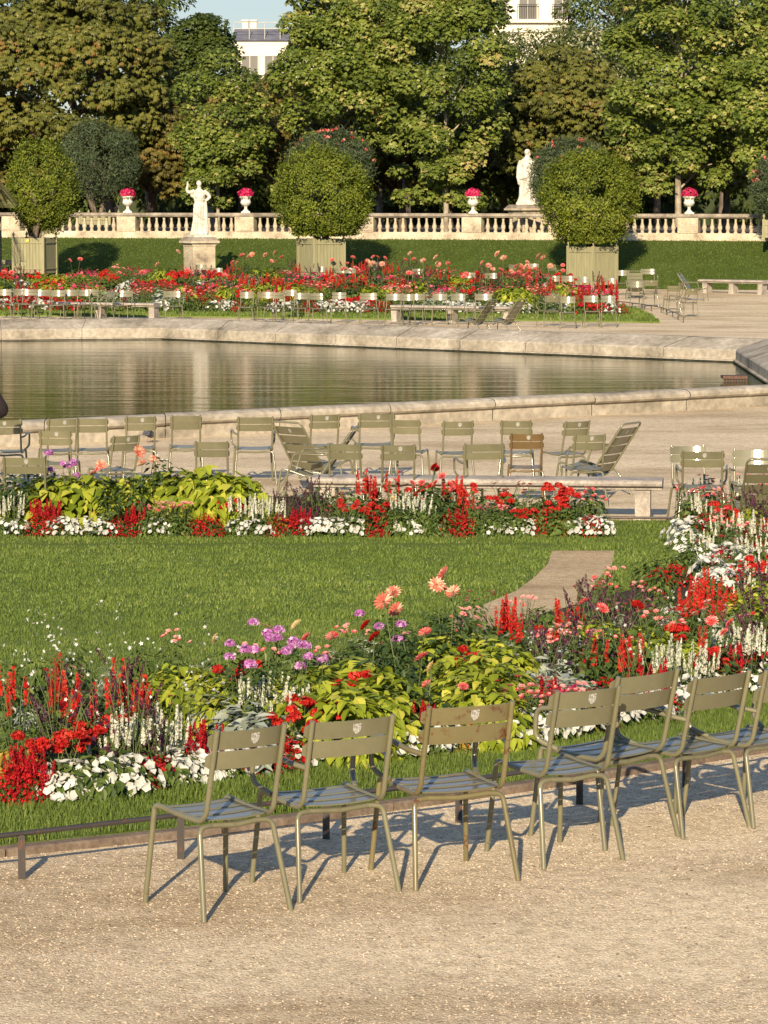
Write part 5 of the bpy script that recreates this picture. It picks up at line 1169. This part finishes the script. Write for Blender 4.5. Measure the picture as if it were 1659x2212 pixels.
def tree(px, D, label, ckind, mat, size, C, Rr, ncl, nleaf, trunk=.14, base=None, name='tree', crad=(.7, 1.2), seed=0, limbs=16, group='trees behind the balustrade', lean=0, fork=.5, low=-.75, shell=.45):
    p = atY(px, 400, D); zb = TZ if base is None else base; t = empty(name, (p.x, D, zb)); tag(t, label, 'tree', group)
    c = Vector(C) - Vector((p.x, 0, zb)); c.y = C[1] - D
    g, cc = crown(c, Rr, ncl, nleaf, ckind, size, crad, seed=seed, front=.6, low=low, shell=shell)
    if ckind == 'p':
        k2 = C[1] / F; C2 = atY(px, 365, C[1]); c2 = C2 - Vector((p.x, D, zb)); g2, cc2 = crown((c2.x, c2.y - .3, c2.z), (Rr[0] * 1.0, 1.6, 75 * k2), 16, 2300, 'p', size * 1.05, (.35, .75), seed=seed + 500, shell=.1)
        g.F += [(f[0] + g.n, f[1], f[2], f[3]) for f in g2.F]; g.V += g2.V; g.n += g2.n; cc = np.concatenate([cc, cc2])
    part(g, 'crown', TM[mat], t)
    rs = random.Random(seed); top = Vector((c.x, c.y, c.z + Rr[2] * .35)); g = Geo(); pts = [Vector((0, 0, -.1)), Vector((0, 0, .25)), Vector((c.x * .25 + rs.gauss(0, .05), c.y * .2, c.z * .35)), Vector((c.x * .7 + rs.gauss(0, .1), c.y * .6, c.z * .75)), top]
    g.tube(pts, [trunk * 1.35, trunk, trunk * .85, trunk * .6, trunk * .15], 10)
    for i in range(limbs):
        e = Vector(cc[rs.randrange(len(cc))]); hd_ = math.hypot(e.x - c.x * .5, e.y - c.y * .5); zz = min(max(e.z - hd_ * rs.uniform(.7, 1.1), max(1.6, c.z * .3)), c.z + Rr[2] * .2); q_ = zz / max(.1, c.z); b = Vector((c.x * min(1, q_) * .9, c.y * min(1, q_) * .8, zz)); m = b.lerp(e, .5) + Vector((rs.gauss(0, .1), 0, .25))
        g.tube([b, m, e], [trunk * .38, trunk * .24, trunk * .06], 6, cap=False)
    part(g, 'trunk', M['pale_bark' if ckind == 'p' else 'bark'], t); return t
def cr(px, py, D): return tuple(atY(px, py, D))
S_ = lambda D: F / D
def mt(px, D): return px * D / F
# front row
T = [
 (255, 136.5, 'huge browning chestnut tree filling the upper left corner', 'c', 'chestnut', .24, (125, 165, 138), (275, 250), 150, 10500, .26, 'chestnut_tree'),
 (472, 133, 'young plane tree with a thin pale trunk right of the raised arm statue', 'p', 'plane', .17, (478, 270, 133), (88, 165), 48, 5600, .075, 'plane_tree'),
 (705, 134, 'tall plane tree behind the middle bush, bare limbs showing below its crown', 'p', 'plane', .19, (735, 150, 134), (140, 245), 85, 14000, .12, 'plane_tree'),
 (963, 132, 'plane tree with a bare mottled trunk left of the robed statue', 'p', 'plane', .19, (955, 165, 132.5), (148, 262), 88, 13000, .11, 'plane_tree'),
 (1200, 137, 'dense dark chestnut tree behind the robed statue', 'c', 'chestnut', .24, (1205, 265, 137), (155, 165), 110, 5200, .2, 'chestnut_tree'),
 (1466, 127, 'tall plane tree forking behind the last urn, right of the right bush', 'p', 'plane', .19, (1470, 160, 128), (168, 285), 110, 17500, .13, 'plane_tree'),
 (1700, 125, 'plane tree at the right edge of the photo', 'p', 'plane', .19, (1680, 220, 125), (110, 240), 60, 7500, .12, 'plane_tree'),
 (640, 139, 'dark chestnut tree behind and left of the middle bush', 'c', 'chestnut_brown', .24, (600, 300, 139), (150, 120), 80, 4200, .2, 'chestnut_tree'),
 (330, 141, 'brown chestnut tree low behind the oleander, left of the raised arm statue', 'c', 'chestnut_brown', .24, (330, 320, 140), (130, 110), 80, 4200, .2, 'chestnut_tree'),
 (870, 141, 'chestnut tree in the gap between the two middle plane trees', 'c', 'chestnut', .24, (850, 310, 141), (140, 115), 80, 4200, .18, 'chestnut_tree'),
 (1100, 143, 'low chestnut tree behind the bare plane trunk', 'c', 'deep', .24, (1060, 340, 142), (110, 90), 70, 3800, .18, 'chestnut_tree'),
 (1330, 141, 'chestnut tree behind the right bush, touching the forked plane', 'c', 'chestnut', .24, (1350, 310, 140), (130, 120), 80, 4200, .18, 'chestnut_tree'),
 (1560, 136, 'chestnut tree low at right between plane trunks', 'c', 'chestnut', .24, (1580, 330, 136), (140, 110), 80, 4200, .18, 'chestnut_tree'),
 (40, 142, 'chestnut tree at the far left behind the first bush', 'c', 'chestnut_brown', .24, (30, 330, 141), (140, 110), 80, 4200, .2, 'chestnut_tree'),
 (455, 150, 'dark green tree top rising left of the sky gap', 'p', 'deep', .2, (430, 140, 150), (66, 110), 60, 7000, .2, 'plane_tree'),
 (1225, 152, 'tree with pale flower clusters below the cream facade', 'k', 'pale', .22, (1215, 160, 152), (190, 115), 110, 9000, .2, 'flowering_tree'),
 (330, 153, 'deep green tree behind the huge chestnut', 'k', 'deep', .28, (270, 60, 153), (150, 170), 70, 6500, .2, 'tree'),
 (1350, 156, 'deep green tree behind the forked plane, right of the cream facade', 'k', 'deep', .28, (1350, 60, 156), (130, 150), 60, 5500, .2, 'tree'),
 (1560, 154, 'deep green tree filling the upper right corner background', 'k', 'deep', .28, (1600, 80, 154), (160, 180), 70, 6000, .2, 'tree'),
 (880, 155, 'deep green tree between the two middle plane trees, far back', 'k', 'deep', .28, (870, 90, 155), (180, 170), 80, 7500, .2, 'tree'),
 (640, 158, 'deep green tree far behind the middle bush', 'k', 'deep', .28, (650, 260, 158), (140, 130), 60, 5500, .2, 'tree'),
]
for i, (px, D, lab, kd, mat, sz, (cx, cy, cd), (rx, ry), ncl, nl, tr, nm) in enumerate(T):
    C = cr(cx, cy, cd); k = cd / F; sz *= .88; nl = int(nl * 1.28)
    tree(px, D, lab, kd, mat, sz, C, (rx * k * .88, min(rx * k * .8, 3.2), ry * k * .9), ncl, nl, tr, name=nm, seed=11 + i, crad=(.55, 1.0) if kd == 'p' else (.7, 1.15))
# dense dark grove far behind
for i in range(13):
    px = -80 + i * 150; D = 172 + (i % 3) * 5
    if 300 < px < 700: cy, ry = 300, 135
    elif 1000 < px < 1290: cy, ry = 290, 150
    else: cy, ry = -120, 560
    C = cr(px, cy, D); k = D / F
    tree(px, D, f'dark tree in the grove beyond, {ordn(i)} from the left', 'k', 'deep', .42, C, (105 * k, 2.5, ry * k), 60 if ry < 300 else 110, 4200 if ry < 300 else 8000, .2, seed=70 + i, group='trees of the dark grove', name='tree', crad=(.9, 1.5), low=-1)
hd = Geo()
for i in range(3):
    gg, _ = crown((-22 + 22 * i, 182, 4.2), (14, 1.6, 3.0), 200, 9000, 'k', .45, (.8, 1.3), seed=200 + i, low=-1)
    gg.box(-36.2 + 22 * i + .2, -36.2 + 22 * i + 21.8 + (5 if i == 2 else 0), 181.2, 183.2, 1.8, 6.6, rnd=.1)
    o = gg.obj('hedge', TM['deep']); tag(o, f'dark hedge closing the view under the grove, {["left", "middle", "right"][i]} stretch', 'hedge', 'hedges under the grove')
# thin trunk next to the young plane
# clipped bushes in planters
def bush(px, py, rx, ry, D, label, mat='bush', kd='k', size=.10, n=30000, name='clipped_bush', fl=None, box=None, seed=0, trunks=7):
    c = atY(px, py, D); k = D / F; R3 = (rx * k, rx * k * .95, ry * k); b = box
    t = empty(name, (b.x, b.y, b.z)); tag(t, label, 'bush', 'bushes in planter boxes'); g = Geo(); r_ = np.random.default_rng(seed)
    off_ = np.array([c.x - b.x, 0, c.z - b.z])
    nc = 420; q = r_.normal(size=(nc, 3)); q /= np.linalg.norm(q, axis=1, keepdims=True); ctone = r_.normal(0, .16, nc); crr = r_.uniform(.86, 1.04, nc) + (r_.random(nc) < .05) * .06
    ci = r_.integers(0, nc, n); lopsided = 1 + .05 * np.sin(2.2 * q[:, 0] + 1.7 * q[:, 2] + seed)
    d_ = q[ci] + r_.normal(size=(n, 3)) * .075; rad_ = np.linalg.norm(d_, axis=1, keepdims=True)
    P = d_ * np.array(R3) * (crr * lopsided)[ci][:, None] * (1 - np.abs(r_.normal(0, .05, (n, 1)))) + off_; lump = 1 + ctone[ci] * .3
    d_ = d_ / rad_
    P[:, 2] = np.where(P[:, 2] < .12, .12 + r_.random(n) * .3, P[:, 2])
    nr = d_ + r_.normal(size=(n, 3)) * .6 + np.array([0, 0, .3]); tone = .48 + ctone[ci]
    T_, TF_ = (LEAF, LEAFF) if kd == 'k' else (NARROW, LEAFF)
    g.scatter(T_, TF_, P, frames(nr, d_ + np.array([0, 0, .7]) + r_.normal(size=(n, 3)) * .4), size * r_.uniform(.7, 1.25, n), rnd=np.clip(tone + r_.normal(0, .2, n), 0, 1)); part(g, 'foliage', TM[mat], t)
    g = Geo(); rs = random.Random(seed)
    for i in range(trunks):
        a = rs.uniform(0, 6.28); e = Vector((off_[0] + .5 * R3[0] * math.cos(a), .5 * R3[1] * math.sin(a), off_[2])); bb = Vector((.12 * math.cos(a), .12 * math.sin(a), -.1)); g.tube([bb, bb.lerp(e, .45) + Vector((rs.gauss(0, .05), 0, -.05)), e], [.07, .05, .015], 7)
    part(g, 'trunk', M['bark'], t)
    if fl:
        g = Geo(); m = 22; u = r_.normal(size=(m, 3)); u /= np.linalg.norm(u, axis=1, keepdims=True); u[:, 2] = np.abs(u[:, 2]) * .9 + .1; u[:, 1] = -np.abs(u[:, 1]) * .5
        for q in u * np.array(R3) * 1.0 + off_: ball(g, q, .09, 7, .05)
        part(g, 'flowers', LM[fl], t)
    return t
t, b, W = planter(73, 598, 92, 84, -18, 'green planter box at the left with a yellow tag, below the first bush', y=121); bush(92, 402, 76, 96, 122, 'clipped round bush in the left planter, twisted trunk showing below', box=b, seed=1, n=19000, trunks=12)
g = Geo(); g.tube([(0, -W - .035, b.z - t.location.z - .10), (0, -W - .05, b.z - t.location.z - .10)], .06, 10); part(g, 'tag', surf('yellow_tag', [(.6, .5, .1), (.7, .6, .15)], 9), t)
t, b, W = planter(693, 604, 104, 88, 28, 'green planter box in the middle, corner turned towards the pool', y=120); bush(700, 424, 100, 104, 121, 'large round clipped bush in the middle planter', box=b, seed=2, n=34000)
t, b, W = planter(1281, 623, 109, 90, 44, 'green planter box at the right standing on dark skids', y=119); bush(1274, 430, 100, 104, 120, 'large round clipped bush in the right planter, right of the robed statue', box=b, seed=3, n=34000)
# oleanders in boxes on the terrace
def oleander(px, py, rx, ry, D, lab, boxlab, seed, fl='coral'):
    p = atY(px, 458, D); t, b, W = planter(px, 500, 84, 46, -12, boxlab, y=D, zb=TZ); bush(px, py, rx, ry, D, lab, 'oleander', 'n', .15, 14000, 'oleander', fl, box=b, seed=seed)
oleander(212, 345, 88, 84, 134, 'blue green oleander behind the left bush', 'green planter box on the terrace behind the left bush', 21, None)
oleander(716, 360, 92, 82, 131.5, 'pink flowering oleander peeking above the middle bush', 'planter box on the terrace hidden behind the middle bush', 22)
oleander(1236, 375, 84, 76, 127, 'oleander with few pink flowers behind the right bush', 'planter box on the terrace behind the right bush', 23)
oleander(1690, 400, 60, 76, 121.5, 'pink flowering oleander at the right edge of the photo', 'planter box on the terrace at the right edge', 24)
# palm at the left edge
def palm():
    D = 118; c = atY(-62, 395, D); t = empty('palm_tree', (c.x, D, .3)); tag(t, 'palm with grey green fronds hanging in at the left edge', 'palm tree'); z = c.z - .3
    g = Geo(); g.tube([(0, 0, 0), (0, 0, z)], [.3, .24], 12); part(g, 'trunk', M['bark'], t)
    fm = leaf('palm_leaf', [(0, (.14, .15, .07)), (1, (.30, .29, .15))], .2)
    for i in range(22):
        g = Geo(); a = i * 2.4; L_ = 1.75; el = .2 + 1.1 * random.random(); pts = []
        for k in range(9):
            s_ = k / 8 * L_; pts.append(Vector((math.cos(a) * s_ * math.cos(el) * 1.0, math.sin(a) * s_ * math.cos(el), z + s_ * math.sin(el) - .55 * s_ * s_)))
        g.tube(pts, .012, 4, cap=False)
        for k in range(2, 60):
            u = k / 60 * 8; j = min(7, int(u)); q = pts[j].lerp(pts[j + 1], u - j); tn = (pts[j + 1] - pts[j]).normalized()
            for sd in (-1, 1):
                sidev = tn.cross(Vector((0, 0, 1))).normalized() * sd; dv = np.array([tuple(sidev * .8 + tn * .7 + Vector((0, 0, -.25)))]); g.scatter([(x * .3, y, z_) for x, y, z_ in NARROW], LEAFF, np.array([tuple(q)]), frames(np.array([[0, 0, 1.]]), dv), .34)
        part(g, 'frond', fm, t)
palm()
# urns on the pedestals
def urn(px, lab, col='hotpink'):
    w_ = wallpt(px, .94); t = empty('stone_urn', (bal.location.x + w_.x, bal.location.y + w_.y, TZ + .94)); tag(t, lab, 'urn', 'white stone urns'); partd(urn_me, 'vase', t)
    f = empty('flower_bouquet', (t.location.x, t.location.y, TZ + .94 + .58)); tag(f, lab.replace('white stone urn', 'ball of bright pink flowers in the urn'), 'flowers', 'pink flowers in the urns')
    g = Geo(); ball(g, (0, 0, .14), .31, 260, .05, flat=.75); dome(g, LEAF, LEAFF, 10, .3, .3, .09); part(g, 'flowers', LM[col], f); g = Geo(); dome(g, LEAF, LEAFF, 160, .24, .26, .09, fill=.3); part(g, 'leaves', LM['green'], f)
urn(278, 'white stone urn left of the statue with raised arm'); urn(532, 'white stone urn right of the statue with raised arm'); urn(1021, 'white stone urn left of the robed statue'); urn(1486, 'white stone urn right of the right bush')
# stone steps at the far left
g = Geo()
for i in range(5): g.box(-1.3, .0, i * .55, i * .55 + .6, 0, .35 + .33 * i)
g.box(.0, .35, -.05, 3.2, 0, 2.0)
o = g.obj('stone_steps', M['oldstone']); p = atY(8, 560, 124); o.location = (p.x - .55, 122, .28); tag(o, 'weathered stone steps at the left end of the grass bank', 'steps')
# buildings beyond the trees
M['facade'] = surf('cream_facade', [(.72, .66, .52), (.80, .75, .62)], .5, .8, bs=0)
M['zinc'] = surf('zinc_roof', [(.10, .10, .12), (.20, .20, .23)], 1.5, .5)
M['glass'] = newmat('window_glass')[0]; M['glass'].node_tree.nodes['Principled BSDF'].inputs['Base Color'].default_value = (.20, .19, .17, 1); M['glass'].node_tree.nodes['Principled BSDF'].inputs['Roughness'].default_value = .1
M['shutter'] = surf('pale_shutter', [(.5, .47, .4), (.58, .55, .48)], 3, .7)
def building(px0, px1, pyt, D, lab, roof, winy, wins):
    a = atY(px0, pyt, D); b = atY(px1, pyt, D); W_ = b.x - a.x; H = a.z; t = empty('apartment_building', (a.x, D, 0)); tag(t, lab, 'building', 'apartment buildings beyond the park')
    g = Geo(); g.box(0, W_, 0, 14, 0, H); part(g, 'wall', M['facade'], t)
    for zy in winy:
        z = atY(px0, zy, D).z
        g = Geo(); g.box(-.2, W_ + .2, -.35, -.003, z - .35, z - .12); g.box(-.1, W_ + .1, -.18, -.003, z - 1.0, z - .85); part(g, 'ledge', M['facade'], t)
        for wx in wins:
            x = atY(wx, zy, D).x - a.x; f = Geo(); f.box(x - .62, x - .56, -.10, -.004, z - .1, z + 2.3); f.box(x + .56, x + .62, -.10, -.004, z - .1, z + 2.3); f.box(x - .03, x + .03, -.08, -.004, z - .1, z + 2.3); f.box(x - .56, x + .56, -.10, -.004, z + 2.24, z + 2.3)
            o = part(f, 'window', M['shutter'], t); f = Geo(); f.box(x - .56, x + .56, -.03, -.005, z - .1, z + 2.24); part(f, 'pane', M['glass'], o)
            f = Geo()
            for k in range(13): f.box(x - .72 + k * .12 - .012, x - .72 + k * .12 + .012, -.33, -.31, z - .12, z + .85)
            f.box(x - .74, x + .74, -.34, -.30, z + .85, z + .9); part(f, 'balcony_railing', M['iron'], o)
    if roof:
        g = Geo(); z2 = H + roof; V = [(-.2, -.2, H), (W_ + .2, -.2, H), (W_ + .2, 14, H), (-.2, 14, H), (0, 2.2, z2), (W_, 2.2, z2), (W_, 12, z2), (0, 12, z2)]
        g.add(V, [(0, 1, 5, 4), (1, 2, 6, 5), (2, 3, 7, 6), (3, 0, 4, 7), (4, 5, 6, 7)]); rf = part(g, 'roof', M['zinc'], t)
        for cx_ in ((.5, 1.1) if W_ < 8 else (.15, 1.5, 4.5)):
            g = Geo(); g.box(cx_, cx_ + .42, 2.6, 3.4, z2 - .2, z2 + .55); g.box(cx_ - .05, cx_ + .47, 2.5, 3.5, z2 + .55, z2 + .65); part(g, 'chimney', M['facade'], rf)
        g = Geo(); zr = H + .55
        g.tube([(0, .15, zr + .3), (W_, .15, zr + .3)], .03, 5); g.tube([(0, .1, zr + .75), (W_, .1, zr + .75)], .03, 5)
        for k in range(int(W_ / 1.1)): g.tube([(k * 1.1, .15, H + .1), (k * 1.1, .15, zr + .75)], .03, 5)
        part(g, 'roof_railing', M['shutter'], rf)
building(505, 720, 88, 245, 'pale building with zinc roof and chimneys seen through the gap in the trees', .95, (190,), (540, 590))
building(1060, 1235, -170, 235, 'cream apartment facade with balcony windows above the pale flowering tree', 2.4, (38,), (1076, 1140, 1215))
